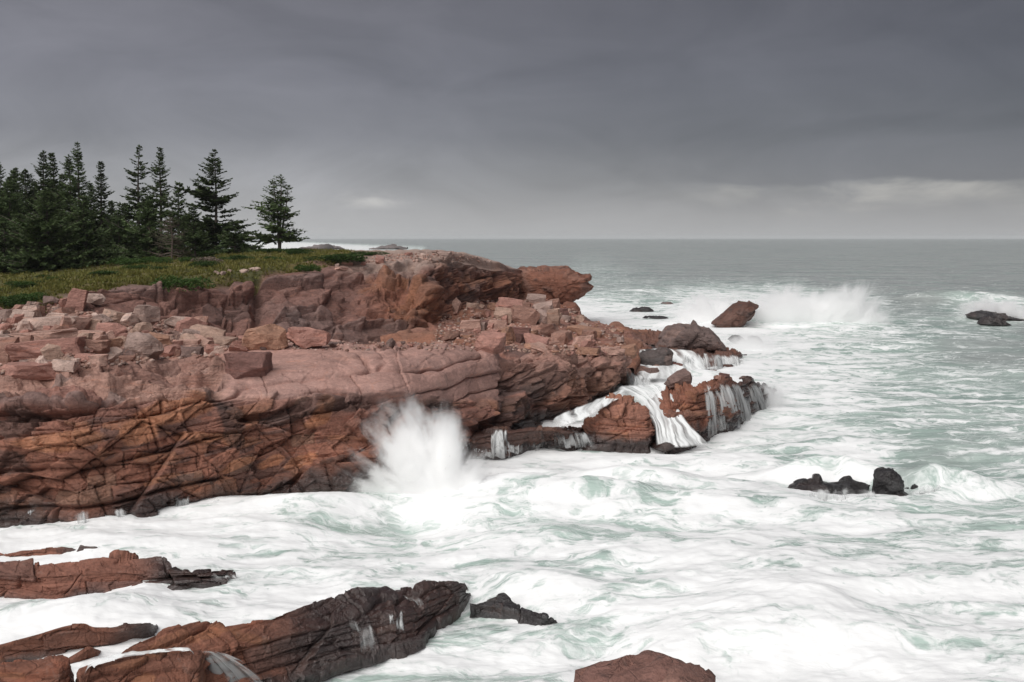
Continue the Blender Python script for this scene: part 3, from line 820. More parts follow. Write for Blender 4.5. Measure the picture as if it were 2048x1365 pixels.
ft = [(1170, 672, 1.0), (1220, 676, .8), (1280, 684, .5), (1340, 692, .2), (1380, 690, 0), (1400, 688, -.3)]
ridge("rock_ledge", [ft, cr_, behind(cr_, 6.0, -1)], 1170, 1400, 1.2, [24, 18],
      "long flat dark shelf reaching seaward behind the broken slope", "rock ledge", group="ledges at the point", seed=299, tint=REDB * .5 + .02, amp=1.4, wetz=.5)

# --- the prow: overhanging block at the tip of the headland
loft_rock("overhang_rock", [(1005, 612), (1010, 570), (1022, 548), (1040, 541), (1062, 540), (1085, 538), (1108, 538), (1136, 535), (1150, 545), (1168, 552), (1178, 550), (1182, 556), (1172, 563), (1184, 571), (1174, 581), (1160, 590), (1146, 598), (1141, 606), (1100, 612), (1060, 618)], 121, 12,
          "jutting red brown overhang at the tip of the headland above the sea", "rock", tint=REDB * .78, seed=301, fs=1.3, fa=.24, p=4, nu=220, nv=64, strata=(-.35, 0, 1))
loft_rock("boulder", [(1105, 630), (1110, 614), (1125, 610), (1150, 609), (1157, 618), (1158, 632), (1148, 643), (1125, 640)], 104, 3, "dark red squared boulder at the seaward end of the boulder slope", "boulder", tint=REDB * .75, seed=303, fs=1.2, fa=.25)
loft_rock("boulder", [(1310, 698), (1322, 676), (1335, 660), (1352, 652), (1372, 650), (1388, 645), (1402, 655), (1418, 658), (1432, 672), (1448, 690), (1452, 702), (1380, 706)], 82, 4.4,
          "pointed grey brown rock standing on the seaward ledge", "boulder", tint=GREYR * .62 + REDB * .2, seed=305, fs=.9, fa=.26)
loft_rock("boulder", [(1270, 738), (1272, 712), (1282, 702), (1305, 700), (1330, 702), (1344, 712), (1340, 730), (1325, 740), (1300, 746)], 73, 2.4, "dark squarish boulder perched above white water by the cliff end", "boulder", tint=GREYR * .5, seed=307, fs=.9, fa=.22)
loft_rock("boulder", [(1256, 752), (1262, 740), (1280, 734), (1298, 738), (1300, 752), (1280, 758)], 71, 1.5, "pinkish brown stone below the dark squarish boulder", "boulder", tint=PINK * .7, seed=309, fs=.7, fa=.14)
loft_rock("boulder", [(1422, 648), (1440, 634), (1456, 622), (1470, 609), (1484, 603), (1498, 606), (1516, 612), (1505, 620), (1496, 636), (1484, 650), (1468, 658), (1440, 656)], 112, 4.5,
          "slanting red brown rock in the breakers, half veiled by spray", "boulder", tint=REDB * .6, wet=.4, seed=311, fs=1.0, fa=.2, strata=(-.5, 0, 1))
for k, (x0, x1, y0, y1, Y, lab) in enumerate([(1256, 1316, 612, 626, 140, "flat dark rock off the headland tip, wider of the two awash"), (1312, 1362, 604, 618, 150, "pale grey hump of rock off the headland tip"), (1284, 1340, 630, 637, 128, "thin black rock sliver in the foam off the point"),
                                             (1462, 1486, 674, 681, 100, "small black rock sliver beside the seaward ledge"), (1490, 1526, 674, 690, 98, "black wet rock knob seaward of the pointed rock")]):
    loft_rock("rock", [(x0, y1), (x0 * .7 + x1 * .3, y0 + 2), ((x0 + x1) / 2, y0), (x0 * .3 + x1 * .7, y0 + 3), (x1, y1), ((x0 + x1) / 2, y1 + 8)], Y, 3.5, lab, "rock", "rocks awash off the point", tint=GREYR * .8 if k == 1 else DARK * 1.3, wet=.1 if k == 1 else .8, seed=320 + k, fs=1.1, fa=.25, nu=70, nv=24)
loft_rock("rock", [(1936, 632), (1950, 624), (1975, 622), (2000, 629), (2030, 636), (2060, 642), (2060, 656), (1960, 650)], 124, 4, "long low black rock with a wave breaking over it out at sea", "rock", tint=DARK, wet=.85, seed=331, fs=1.1, fa=.25, nu=80, nv=24)
loft_rock("rock", [(1958, 648), (1972, 634), (1985, 630), (2005, 642), (2020, 650), (1985, 656)], 116, 2.5, "small pointed black rock in front of the long low one", "rock", tint=DARK, wet=.85, seed=333, fs=.8, fa=.2, nu=60, nv=24)
# wave-lapped black rock in the open surf
loft_rock("rock", [(1748, 992), (1750, 955), (1756, 942), (1768, 937), (1786, 938), (1798, 948), (1806, 968), (1806, 990), (1780, 1000)], 39.4, 1.4, "upright glossy black rock knob in the open surf", "rock", tint=DARK * .7, wet=.95, seed=335, fs=.45, fa=.14)
loft_rock("rock", [(1560, 1002), (1575, 980), (1600, 968), (1640, 960), (1690, 963), (1740, 968), (1745, 990), (1660, 1015)], 40.2, 1.6, "low black rock with surf pouring over it beside the glossy knob", "rock", tint=DARK * .8, wet=.95, seed=337, fs=.5, fa=.14)
loft_rock("rock", [(1790, 985), (1815, 968), (1850, 957), (1880, 958), (1890, 972), (1850, 985)], 40.4, 1.0, "flat black rock seaward of the glossy knob, under a green swell", "rock", tint=DARK * .8, wet=.95, seed=339, fs=.4, fa=.1)
for k, (cx, cy, wd, hg, lab) in enumerate([(628, 1004, 50, 14, "small black rock at the cliff foot with a swell curling over")]):
    Y = F * (H - .1) / (cy - HY)
    loft_rock("rock", [(cx - wd / 2, cy + hg), (cx - wd * .3, cy - hg * .2), (cx, cy - hg / 2), (cx + wd * .3, cy - hg * .1), (cx + wd / 2, cy + hg)], Y, .8, lab, "rock", tint=DARK, wet=.9, seed=343 + k, fs=.4, fa=.08, nu=50, nv=18)
# far skerries
for k, (x0, x1, y0, y1, lab) in enumerate([(596, 690, 490, 498, "long grey skerry on the horizon beyond the lone spruce"), (738, 818, 491, 499, "grey skerry on the horizon just above the headland top"), (640, 668, 489, 499, "dark stone on the near edge of the long skerry")]):
    loft_rock("skerry", [(x0, y1), (x0 * .75 + x1 * .25, y0 + 3), (x0 * .5 + x1 * .5, y0), (x0 * .2 + x1 * .8, y0 + 2), (x1, y1), ((x0 + x1) / 2, y1 + 4)], [900, 880, 860][k], 22, lab, "skerry", tint=GREYR * (.9 if k < 2 else .5), seed=351 + k, fs=4, fa=.9, nu=80, nv=20)

# ------------------------------------------------------------------ the sea
pys = np.concatenate([np.arange(1560, 620, -1.9), np.arange(620, 482, -1.0), [480.5, 479, 478, 477.6]])
pxs = np.arange(-520, 2600, 3.4)
gx, gy = np.meshgrid(pxs, pys)
Yw = F * H / (gy - HY); Xw = (gx - HX) * Yw / F
P0 = np.stack([Xw.ravel(), Yw.ravel(), np.zeros(gx.size)], 1)
fx, fy = gx.ravel(), gy.ravel()
FOAM = [(x_, 497, .95, 5) for x_ in range(500, 850, 18)] + [(200, 485, .03, 70), (900, 485, .04, 60), (1500, 490, .03, 60), (1950, 495, .05, 60), (1000, 505, .06, 40), (1350, 525, .10, 50), (1700, 530, .10, 50), (2000, 540, .10, 50), (1220, 565, .36, 30), (1300, 590, .42, 30), (1240, 625, .98, 30), (1180, 640, .98, 30), (1400, 615, .98, 40), (1560, 635, .9, 50), (1700, 640, .62, 40),
        (1850, 600, .14, 40), (1930, 612, .6, 24), (2000, 610, .85, 22), (1850, 640, .5, 36), (1960, 660, .48, 30), (1950, 700, .22, 40), (2080, 690, .2, 40), (1780, 690, .45, 40), (1620, 690, .72, 40), (1530, 700, .97, 36), (1480, 745, 1, 36), (1580, 770, .85, 40), (1700, 770, .58, 40), (1850, 770, .46, 50), (2000, 780, .40, 50), (1650, 840, .62, 45), (1560, 820, .93, 30), (1850, 850, .42, 60), (2010, 880, .36, 50), (1480, 880, .9, 36), (1600, 890, .55, 30), (1350, 920, .96, 40), (1200, 910, .95, 40), (1050, 930, .95, 40), (1600, 925, .9, 40), (1720, 920, .82, 30), (1870, 940, .16, 36), (2000, 960, .55, 40),
        (1900, 1000, .62, 40), (1560, 1000, .93, 50), (1420, 1000, .88, 40), (1280, 1010, .66, 40), (1150, 1020, .74, 40), (960, 960, 1, 40), (1000, 1030, .80, 40), (900, 1030, 1, 36), (850, 1110, .86, 50), (760, 1040, .45, 30), (650, 1030, .62, 40), (700, 1110, .85, 50), (520, 1060, .95, 50), (300, 1075, 1, 60), (80, 1070, 1, 60), (550, 1160, .92, 50), (320, 1225, 1, 60), (60, 1235, 1, 60), (730, 1150, .82, 40), (1000, 1130, .76, 50), (1150, 1120, .70, 50), (1000, 1270, .70, 50), (850, 1330, .86, 50), (1110, 1210, .86, 40), (1060, 1340, .86, 50), (1190, 1260, .70, 40), (1300, 1130, .82, 50), (1450, 1150, .95, 60), (1500, 1250, 1, 90), (1700, 1260, 1, 80), (1600, 1080, .78, 50), (1850, 1150, .84, 60), (1720, 1110, .74, 40), (1960, 1070, .64, 50), (1930, 1230, .88, 60), (2040, 1310, .70, 50), (1400, 1340, 1, 80), (1750, 1350, .98, 80)]
FOAM = [(a, b, c + .13 if a > 1600 and 660 < b < 1010 and .3 < c < .66 else c, r) for a, b, c, r in FOAM]
num = np.full(fx.shape, .2 * 1e-4); den = np.full(fx.shape, 1e-4)
for a, b, c, r in FOAM:
    wgt = np.exp(-(((fx - a) / (r * 1.9)) ** 2 + ((fy - b) / r) ** 2))
    num += wgt * c; den += wgt
cov = num / den
amp = np.clip(60 / Yw.ravel(), 0, 1) ** .5 * np.clip(1.6 - Yw.ravel() / 400, 0, 1)
S = P0 * np.array([1, 1, 1])
rotc, rots = math.cos(.25), math.sin(.25)
Sr = np.stack([S[:, 0] * rotc + S[:, 1] * rots, -S[:, 0] * rots + S[:, 1] * rotc, S[:, 2]], 1)
sw = fbm(Sr * np.array([.05, .13, 1]), 3, 401)
ch = 1 - np.abs(fbm(Sr * np.array([.16, .34, 1]) + .4 * sw[:, None], 4, 405)) * 2.2
zw = amp * (.75 * sw + .19 * ch + .09 * fbm(Sr * np.array([.7, 1.1, 1]), 4, 409)) - .30
near = np.clip(1.5 - Yw.ravel() / 55, 0, 1)
zw += near * (.03 * (1 - 2 * np.abs(fbm(Sr * np.array([1.2, 2.2, 1]) + sw[:, None], 3, 411))) + .012 * fbm(P0 * 3.2, 3, 413))
for (a, b, hh, rx, ry, rot) in [(600, 1018, .40, 3.0, 1.2, 0), (820, 1040, -.75, 1.9, 1.5, 0), (1000, 985, .35, 2.4, 1.5, 0), (1200, 1000, .65, 4.2, 1.6, -.3), (1300, 960, .75, 6, 1.3, -.35), (1500, 1010, .45, 4.0, 1.4, -.3),
                               (1870, 965, .95, 2.2, .9, -.2), (1640, 948, 1.0, 2.6, .9, -.1), (1400, 1110, .45, 4, 2, -.2), (1600, 1230, .6, 4, 2, -.2), (1180, 1270, -.25, 1.6, 1.2, 0), (1100, 1170, .35, 1.6, .9, -.4), (1000, 1290, -.15, 2, 1, 0), (1930, 600, 1.6, 10, 4, 0), (1560, 645, .9, 10, 5, 0), (1280, 585, 1.0, 14, 6, .3), (1350, 905, .3, 5, 1.5, 0), (300, 1090, .25, 4, 1, 0), (200, 1222, .3, 3, .8, 0), (1060, 1075, .5, 2.4, 1.2, .4), (1345, 750, .8, 4, 2.2, 0), (1300, 715, .7, 4, 2.5, 0)]:
    X0, Y0, _ = at(a, b, z=0)
    c, s = math.cos(rot), math.sin(rot)
    dx, dy = P0[:, 0] - X0, P0[:, 1] - Y0
    u = (dx * c + dy * s) / rx; v = (-dx * s + dy * c) / ry
    u = u + .35 * sw; v = v + .5 * fbm(P0 * .4, 2, 415)
    zw += hh * np.exp(-(u * u + v * v))
P0[:, 2] = zw
steep = np.gradient(zw.reshape(gx.shape), axis=0).ravel()
M_SEA = bpy.data.materials.new("surf_and_sea_water"); M_SEA.use_nodes = True
t = NT(M_SEA.node_tree)
geo = t.n("ShaderNodeNewGeometry", out=0)
sep = [t.n("ShaderNodeSeparateXYZ", {0: geo}, out=i) for i in range(3)]
flat = t.n("ShaderNodeCombineXYZ", {0: sep[0], 1: sep[1], 2: 0.0})
wv = t.noise(flat, .22, 3, .5, 0, out=1)
wv2 = t.noise(flat, 1.1, 3, .55, 0, out=1)
ws = lambda v, s: t.n("ShaderNodeVectorMath", {0: t.n("ShaderNodeVectorMath", {0: v, 1: (.5, .5, .5)}, operation="SUBTRACT"), 3: s}, operation="SCALE")
p = t.n("ShaderNodeVectorMath", {0: flat, 1: ws(wv, 5.0)}, operation="ADD")
p = t.n("ShaderNodeVectorMath", {0: p, 1: ws(wv2, .7)}, operation="ADD")
stre = t.mapping(p, (.36, 1.35, 1), (0, 0, R(14)))
f1 = t.noise(stre, .55, 7, .62, .35)
f2 = t.noise(t.mapping(p, (.40, 1.1, 1), (0, 0, R(-8)), (7, 2, 0)), 1.5, 6, .6, .6)
lace = t.math("ABSOLUTE", t.math("SUBTRACT", f2, .5))
lace = t.step(lace, 0, .13, 1, 0)
f3 = t.noise(t.mapping(p, (.6, 1.2, 1), (0, 0, R(20)), (1, 7, 0)), .5, 6, .6, .5)
lace2 = t.step(t.math("ABSOLUTE", t.math("SUBTRACT", f3, .5)), 0, .09, 1, 0)
cov_ = t.attr("foam")
pat = t.math("ADD", t.math("MULTIPLY", t.step(f1, .25, .75), .62), t.math("ADD", t.math("MULTIPLY", lace, .20), t.math("MULTIPLY", lace2, .20)))
thr = t.math("SUBTRACT", 1.0, t.math("MULTIPLY", cov_, .79))
df = t.math("SUBTRACT", pat, thr)
foam = t.step(df, -.17, .27)
thin = t.step(df, -.45, .2)
deep = t.step(t.math("MULTIPLY", cov_, 1.0), .12, .75)
body = t.mix(deep, (.37, .392, .382), (.44, .56, .505))
body = t.mix(t.math("MULTIPLY", thin, .55), body, (.68, .75, .72))
green = t.noise(flat, .12, 2, .5)
body = t.mix(t.math("MULTIPLY", t.step(green, .45, .7), .28), body, (.26, .41, .345))
wind = t.noise(t.mapping(flat, (.02, .07, 1), (0, 0, R(6))), 1.0, 7, .66, .6)
body = t.mix(t.math("MULTIPLY", t.step(wind, .44, .66), .48), body, t.mix(1.0, body, (.62, .67, .67), "MULTIPLY"))
col = t.mix(foam, body, (.93, .94, .94))
dist = t.step(sep[1], 40, 400)
chop = t.math("ADD", t.math("MULTIPLY", t.noise(t.mapping(flat, (.35, 1, 1), (0, 0, R(12))), .9, 6, .6, .4), .35), t.math("MULTIPLY", t.noise(t.mapping(flat, (.4, 1, 1), (0, 0, R(8))), .10, 6, .62, .5), t.math("ADD", 1.1, t.math("MULTIPLY", dist, 4.5))))
relief = t.math("ADD", t.math("MULTIPLY", foam, .05), t.math("MULTIPLY", f2, .05))
bp = t.n("ShaderNodeBump", {"Strength": t.math("SUBTRACT", .55, t.math("MULTIPLY", foam, .3)), "Distance": 1.0, "Height": t.math("ADD", chop, relief)})
bsdf = t.n("ShaderNodeBsdfPrincipled", {"Base Color": col, "Roughness": t.math("ADD", .22, t.math("MULTIPLY", foam, .6)), "IOR": 1.33, "Specular IOR Level": .5, "Normal": bp})
t.n("ShaderNodeOutputMaterial", {0: bsdf}, out=None)
sea = mesh_obj("sea", P0, grid_faces(*gx.shape), M_SEA, attrs={"foam": cov})
tag(sea, kind="structure")
SEA = (P0, grid_faces(*gx.shape))
# ------------------------------------------------------------------ loose stones
vs, fs_, base_i = [], [], 0
for Vt, Ft in TERRAIN:
    vs.append(Vt); fs_.append(Ft + base_i); base_i += len(Vt)
_V = np.concatenate(vs); _F = np.concatenate(fs_)
ROCKBVH = BVHTree.FromPolygons([tuple(v) for v in _V.tolist()], _F.tolist())
EYE = Vector((0, 0, H))


def drop(px, py):
    dv = Vector(((px - HX) / F, 1, -(py - HY) / F)).normalized()
    hit, nrm, _, _ = ROCKBVH.ray_cast(EYE, dv)
    return hit, nrm


rng = random.Random(7)


def stone_mesh(name, seed, kind):
    r = random.Random(seed)
    bm = bmesh.new()
    bmesh.ops.create_cube(bm, size=2)
    ncut = {"block": 8, "angular": 11, "slab": 8, "round": 20}[kind]
    for k in range(ncut):
        n = Vector((r.gauss(0, 1), r.gauss(0, 1), r.gauss(0, .8))).normalized()
        if kind == "slab": n.z *= .35; n.normalize()
        dist = {"block": r.uniform(.86, 1.2), "angular": r.uniform(.68, 1.0), "slab": r.uniform(.78, 1.1), "round": r.uniform(.9, 1.02)}[kind]
        geom = bm.verts[:] + bm.edges[:] + bm.faces[:]
        res = bmesh.ops.bisect_plane(bm, geom=geom, plane_co=n * dist, plane_no=n, clear_outer=True)
        ed = [e for e in res["geom_cut"] if isinstance(e, bmesh.types.BMEdge)]
        if ed:
            try: bmesh.ops.contextual_create(bm, geom=ed)
            except Exception: pass
    bmesh.ops.remove_doubles(bm, verts=bm.verts, dist=.01)
    bmesh.ops.bevel(bm, geom=bm.edges[:], offset=.045 if kind != "round" else .12, segments=1, affect="EDGES", clamp_overlap=True)
    bmesh.ops.triangulate(bm, faces=bm.faces)
    long = [e for e in bm.edges if e.calc_length() > .35]
    bmesh.ops.subdivide_edges(bm, edges=long, cuts=2, use_grid_fill=True)
    bmesh.ops.triangulate(bm, faces=bm.faces)
    me = bpy.data.meshes.new(name)
    bm.to_mesh(me); bm.free()
    n = len(me.vertices)
    co = np.zeros(n * 3, np.float32); me.vertices.foreach_get("co", co); co = co.reshape(-1, 3)
    co += .13 * np.stack([fbm(co * 2.1 + 10 * k, 3, seed + k) for k in range(3)], 1)
    lo, hi_ = co.min(0), co.max(0)
    co = (co - (lo + hi_) / 2) / (hi_ - lo)
    co[:, 2] += .5                                     # unit box standing on z = 0
    me.vertices.foreach_set("co", co.ravel()); me.update()
    me.materials.append(M_STONE)
    return me


STONES = {k: [stone_mesh("stone", 900 + 17 * i + j * 131, k) for i in range(n)] for j, (k, n) in enumerate((("block", 8), ("angular", 12), ("slab", 8), ("round", 5)))}
PAL = {"mauve": MAUVE * 1.2, "pink": np.array([.47, .29, .235]), "grey": np.array([.36, .255, .22]), "buff": np.array([.42, .28, .22]), "orange": np.array([.38, .21, .145]), "red": np.array([.32, .18, .14]), "dark": np.array([.19, .125, .11]), "pale": np.array([.56, .41, .35]), "maroon": np.array([.195, .10, .085])}


def stone(px0, px1, py0, py1, colour, kind, label, yaw=0.0, tilt=0.0, group=None, depth=None, name="boulder", sink=.12, Y=None):
    cx = (px0 + px1) / 2
    hit, nrm = drop(cx, py1)
    if Y is None:
        if hit is None: return None
        Y = hit.y
    z = H - (py1 - HY) * Y / F
    wd, hg = (px1 - px0) * Y / F, (py1 - py0) * Y / F
    dp = depth or max(.75 * wd, .7 * hg) * rng.uniform(.8, 1.1)
    me = rng.choice(STONES[kind])
    o = bpy.data.objects.new(name, me); COL.objects.link(o)
    o.scale = (wd * 1.06, dp, hg * 1.12)
    o.location = ((cx - HX) * Y / F, Y + dp * .35, z - hg * sink)
    o.rotation_euler = (R(rng.uniform(-5, 5)), R(tilt), R(yaw))
    c = PAL[colour] * rng.uniform(.88, 1.12)
    o.color = (*c, 1.0)
    tag(o, label, "boulder", group)
    return o


NAMED = [
    (32, 147, 636, 658, "pale", "slab", "pale pink tabular slab, topmost of the stacked beds at the frame edge", 4, -2),
    (12, 156, 664, 686, "pink", "slab", "long pink slab, second of the stacked beds at the frame edge", 2, -4),
    (14, 162, 682, 716, "mauve", "slab", "thick grey mauve bed under the long pink slab", 0, -5),
    (75, 122, 690, 724, "buff", "angular", "leaning buff triangular block propped against the stacked beds", 20, 10),
    (-10, 104, 729, 758, "mauve", "slab", "dark mauve slab lying flat on the cliff top at the frame edge", 3, 1),
    (97, 152, 722, 742, "pale", "slab", "pale cream flat stone beside the dark mauve slab", -12, 3),
    (52, 94, 718, 734, "pink", "angular", "small pink stone behind the dark mauve slab", 10, 0),
    (-20, 26, 676, 730, "red", "block", "reddish beds at the very edge left of the long pink slab", 0, 0),
    (160, 204, 662, 682, "pink", "block", "pinkish block right of the crack in the stacked beds, upper", 0, 4),
    (162, 210, 680, 708, "red", "block", "red brown block right of the crack, lower of the two", 0, 5),
    (160, 195, 638, 664, "buff", "block", "buff block above the crack in the stacked beds", 10, 10),
    (205, 240, 678, 694, "orange", "slab", "orange tipped slab next to the red brown block", 0, -4),
    (236, 314, 668, 714, "grey", "round", "big oval grey boulder with pale stripes in the scree", 0, 14),
    (242, 270, 698, 718, "dark", "round", "small round dark stone in front of the oval grey boulder", 0, 0),
    (258, 310, 610, 654, "grey", "angular", "upright triangular grey block with a pale vein", 15, 8),
    (194, 240, 622, 648, "buff", "block", "tilted buff block above the scree", 5, 16),
    (182, 214, 630, 652, "grey", "angular", "grey wedge beside the tilted buff block", 0, 20),
    (188, 246, 646, 672, "mauve", "round", "grey pink rounded block in the scree with an orange edge", 0, 10),
    (281, 340, 672, 694, "orange", "slab", "orange brown plank-like stone in the scree", -5, 9),
    (80, 114, 593, 614, "dark", "angular", "dark lumpy stone at the grass edge", 0, 0),
    (106, 132, 598, 620, "mauve", "angular", "small mauve stone just below the grass edge", 30, 0),
    (128, 162, 578, 620, "mauve", "block", "tall dark block at the grass edge", 10, 12),
    (160, 204, 588, 608, "pale", "round", "pale orange rounded stone beside the tall dark block", 0, 3),
    (30, 78, 612, 640, "pale", "angular", "pale peaked stone above the stacked beds", 0, -6),
    (-20, 34, 620, 642, "grey", "slab", "grey stone above the stacked beds at the frame edge", 0, -6),
    (484, 572, 652, 700, "orange", "angular", "large orange and grey block at the cliff foot, left of the pair", 24, -12),
    (566, 648, 654, 698, "mauve", "angular", "large mauve pointed block at the cliff foot, right of the pair", -15, 10),
    (408, 466, 674, 698, "buff", "round", "rounded orange buff boulder left of the large pair", 0, 4),
    (406, 466, 693, 712, "pale", "slab", "pale flat stone under the rounded buff boulder", 0, -3),
    (372, 444, 654, 680, "buff", "angular", "sloping buff pink block in the middle of the scree", 0, 12),
    (330, 378, 632, 658, "pale", "angular", "pale pink pyramid stone near the upper cliff", 12, -8),
    (346, 398, 680, 697, "pink", "slab", "flat salmon slab in the scree", 0, 0),
    (344, 400, 695, 714, "dark", "slab", "dark grey flat stone below the salmon slab", 0, 2),
    (454, 514, 683, 707, "mauve", "angular", "broken mauve stone between the buff boulder and the large pair", 20, 8),
    (446, 532, 706, 758, "maroon", "block", "smooth dark maroon block standing on the slab edge of the cliff", -8, 0),
    (902, 920, 596, 628, "pink", "angular", "upright pinkish stone leaning at the corner of the upper cliff", 0, 6),
    (974, 1003, 606, 622, "orange", "round", "small orange rounded stone on the boulder slope", 0, 0),
    (988, 1038, 596, 632, "mauve", "block", "mauve block with a rounded top on the boulder slope", 10, 12),
    (986, 1022, 615, 643, "buff", "angular", "buff grey peaked stone in front of the mauve block", 0, 6),
    (1022, 1072, 613, 648, "red", "angular", "broken reddish block in the middle of the boulder slope", 15, 10),
    (1070, 1108, 605, 628, "grey", "block", "pale grey block on top of the boulder slope", 0, -8),
    (1064, 1106, 620, 650, "grey", "angular", "sloping slate grey slab below the pale grey block", 0, 10),
    (1096, 1122, 618, 652, "buff", "block", "buff topped block next to the dark red squared boulder", 0, -4),
    (1052, 1090, 588, 608, "grey", "angular", "grey pointed block under the overhang", 0, 4),
    (976, 1012, 641, 655, "pink", "slab", "flat pinkish stone on the lower boulder slope", 0, 3),
    (920, 962, 641, 661, "pink", "block", "squared pink orange block below the upper cliff corner", 0, -3),
    (948, 1008, 666, 706, "mauve", "round", "large rounded mauve boulder just behind the slab top", 0, 4),
    (1060, 1120, 650, 672, "red", "slab", "reddish layered block on the lower boulder slope", 0, -6),
    (1130, 1200, 655, 676, "orange", "slab", "orange brown slab near the end of the boulder slope", 0, 10),
    (1010, 1060, 655, 678, "maroon", "block", "dark maroon block on the lower boulder slope", 0, 3),
]
for (a, b, c, d_, colr, kd, lab, yw, tl) in NAMED:
    stone(a, b, c, d_, colr, kd, lab, yw, tl)


import re
MARKS = [((a + b) / 2, d_, re.split(r",| (?:at|in|beside|with|on|of|lying|under|below|above|next|near|left|right|between|behind|leaning|propped|standing|just|second|topmost) ", lab)[0]) for (a, b, c, d_, colr, kd, lab, yw, tl) in NAMED]
_seen = {}


def near_label(x, y, wd, colour, kd, where):
    form = {"angular": "jagged", "block": "squarish", "slab": "flat", "round": "rounded"}[kd]
    size = "tiny" if wd < 18 else "small" if wd < 28 else "middling"
    if where.startswith("@"):
        part = "landward end" if x < 740 else "middle" if x < 860 else "seaward end"
        return f"{size} weathered {colour} {form} stone on the bare headland top, {part}"
    if where.startswith("%"):
        return f"{size} {colour} {form} stone lying in the heath at the cliff edge"
    m = min(MARKS, key=lambda q: abs(q[0] - x) + 2 * abs(q[1] - y))
    dx, dy = x - m[0], (y - m[1]) * 2
    rel = ("seaward of" if dx > 0 else "landward of") if abs(dx) > abs(dy) else ("in front of" if dy > 0 else "above")
    return " ".join(f"{size} {colour} {form} {where} {rel} the {m[2]}".split()[:16])


def scatter(n, poly, smin, smax, kinds, cols_, label, group, name="stone"):
    xs = [p[0] for p in poly]; ys = [p[1] for p in poly]
    done = 0
    for _ in range(n * 6):
        if done >= n: break
        x, y = rng.uniform(min(xs), max(xs)), rng.uniform(min(ys), max(ys))
        inside = False
        for i in range(len(poly)):
            (x1, y1), (x2, y2) = poly[i], poly[i - 1]
            if (y1 > y) != (y2 > y) and x < (x2 - x1) * (y - y1) / (y2 - y1) + x1: inside = not inside
        if not inside: continue
        wd = smin * (smax / smin) ** (rng.random() ** 1.6)
        kd = rng.choice(kinds)
        hg = wd * {"slab": rng.uniform(.2, .34), "block": rng.uniform(.42, .65), "angular": rng.uniform(.45, .75), "round": rng.uniform(.45, .6)}[kd]
        for _t in range(8):
            cc = rng.choice(cols_)
            lab = near_label(x, y, wd, cc, kd, label)
            if lab not in _seen: break
        _seen[lab] = 1
        o = stone(x - wd / 2, x + wd / 2, y - hg, y, cc, kd, lab, rng.uniform(-90, 90), rng.uniform(-20, 20), group, name=name, sink=.25)
        if o: done += 1


scatter(122, [(-10, 625), (120, 612), (240, 640), (420, 650), (470, 690), (420, 712), (150, 735), (-10, 745)], 17, 62, ["angular", "block", "slab", "angular"], ["mauve", "pink", "grey", "buff", "red", "pink", "mauve", "pale"],
        "scree stone", "loose stones of the scree")
scatter(24, [(440, 680), (640, 690), (860, 690), (860, 698), (440, 702)], 10, 34, ["angular", "block", "slab"], ["mauve", "red", "buff", "dark"],
        "stone at the cliff foot", "loose stones at the cliff foot")
scatter(62, [(890, 640), (960, 605), (1100, 602), (1160, 640), (1250, 665), (1250, 690), (1000, 670), (900, 670)], 12, 40, ["angular", "block", "slab", "block"], ["mauve", "red", "pink", "grey", "orange", "maroon", "buff"],
        "stone on the slope", "loose stones of the boulder slope")
scatter(48, [(900, 680), (1000, 672), (1250, 690), (1262, 718), (1150, 712), (990, 700)], 14, 60, ["slab", "block", "slab"], ["red", "pink", "orange", "mauve", "maroon"],
        "stone on the steps", "flat stones behind the cliff end")
scatter(18, [(1250, 745), (1310, 735), (1420, 745), (1500, 758), (1400, 775), (1300, 770)], 14, 60, ["slab", "block"], ["maroon", "dark", "red"],
        "wet stone", "wet stones on the seaward ledges")
scatter(14, [(640, 535), (760, 512), (900, 503), (980, 515), (940, 520), (800, 520), (660, 545)], 10, 34, ["slab", "round", "block"], ["grey", "pink", "mauve", "pale"],
        "@", "stones on the headland top")
scatter(6, [(430, 545), (520, 540), (520, 548), (430, 552)], 10, 20, ["round", "slab"], ["grey", "pale"], "%", "stones in the heath")


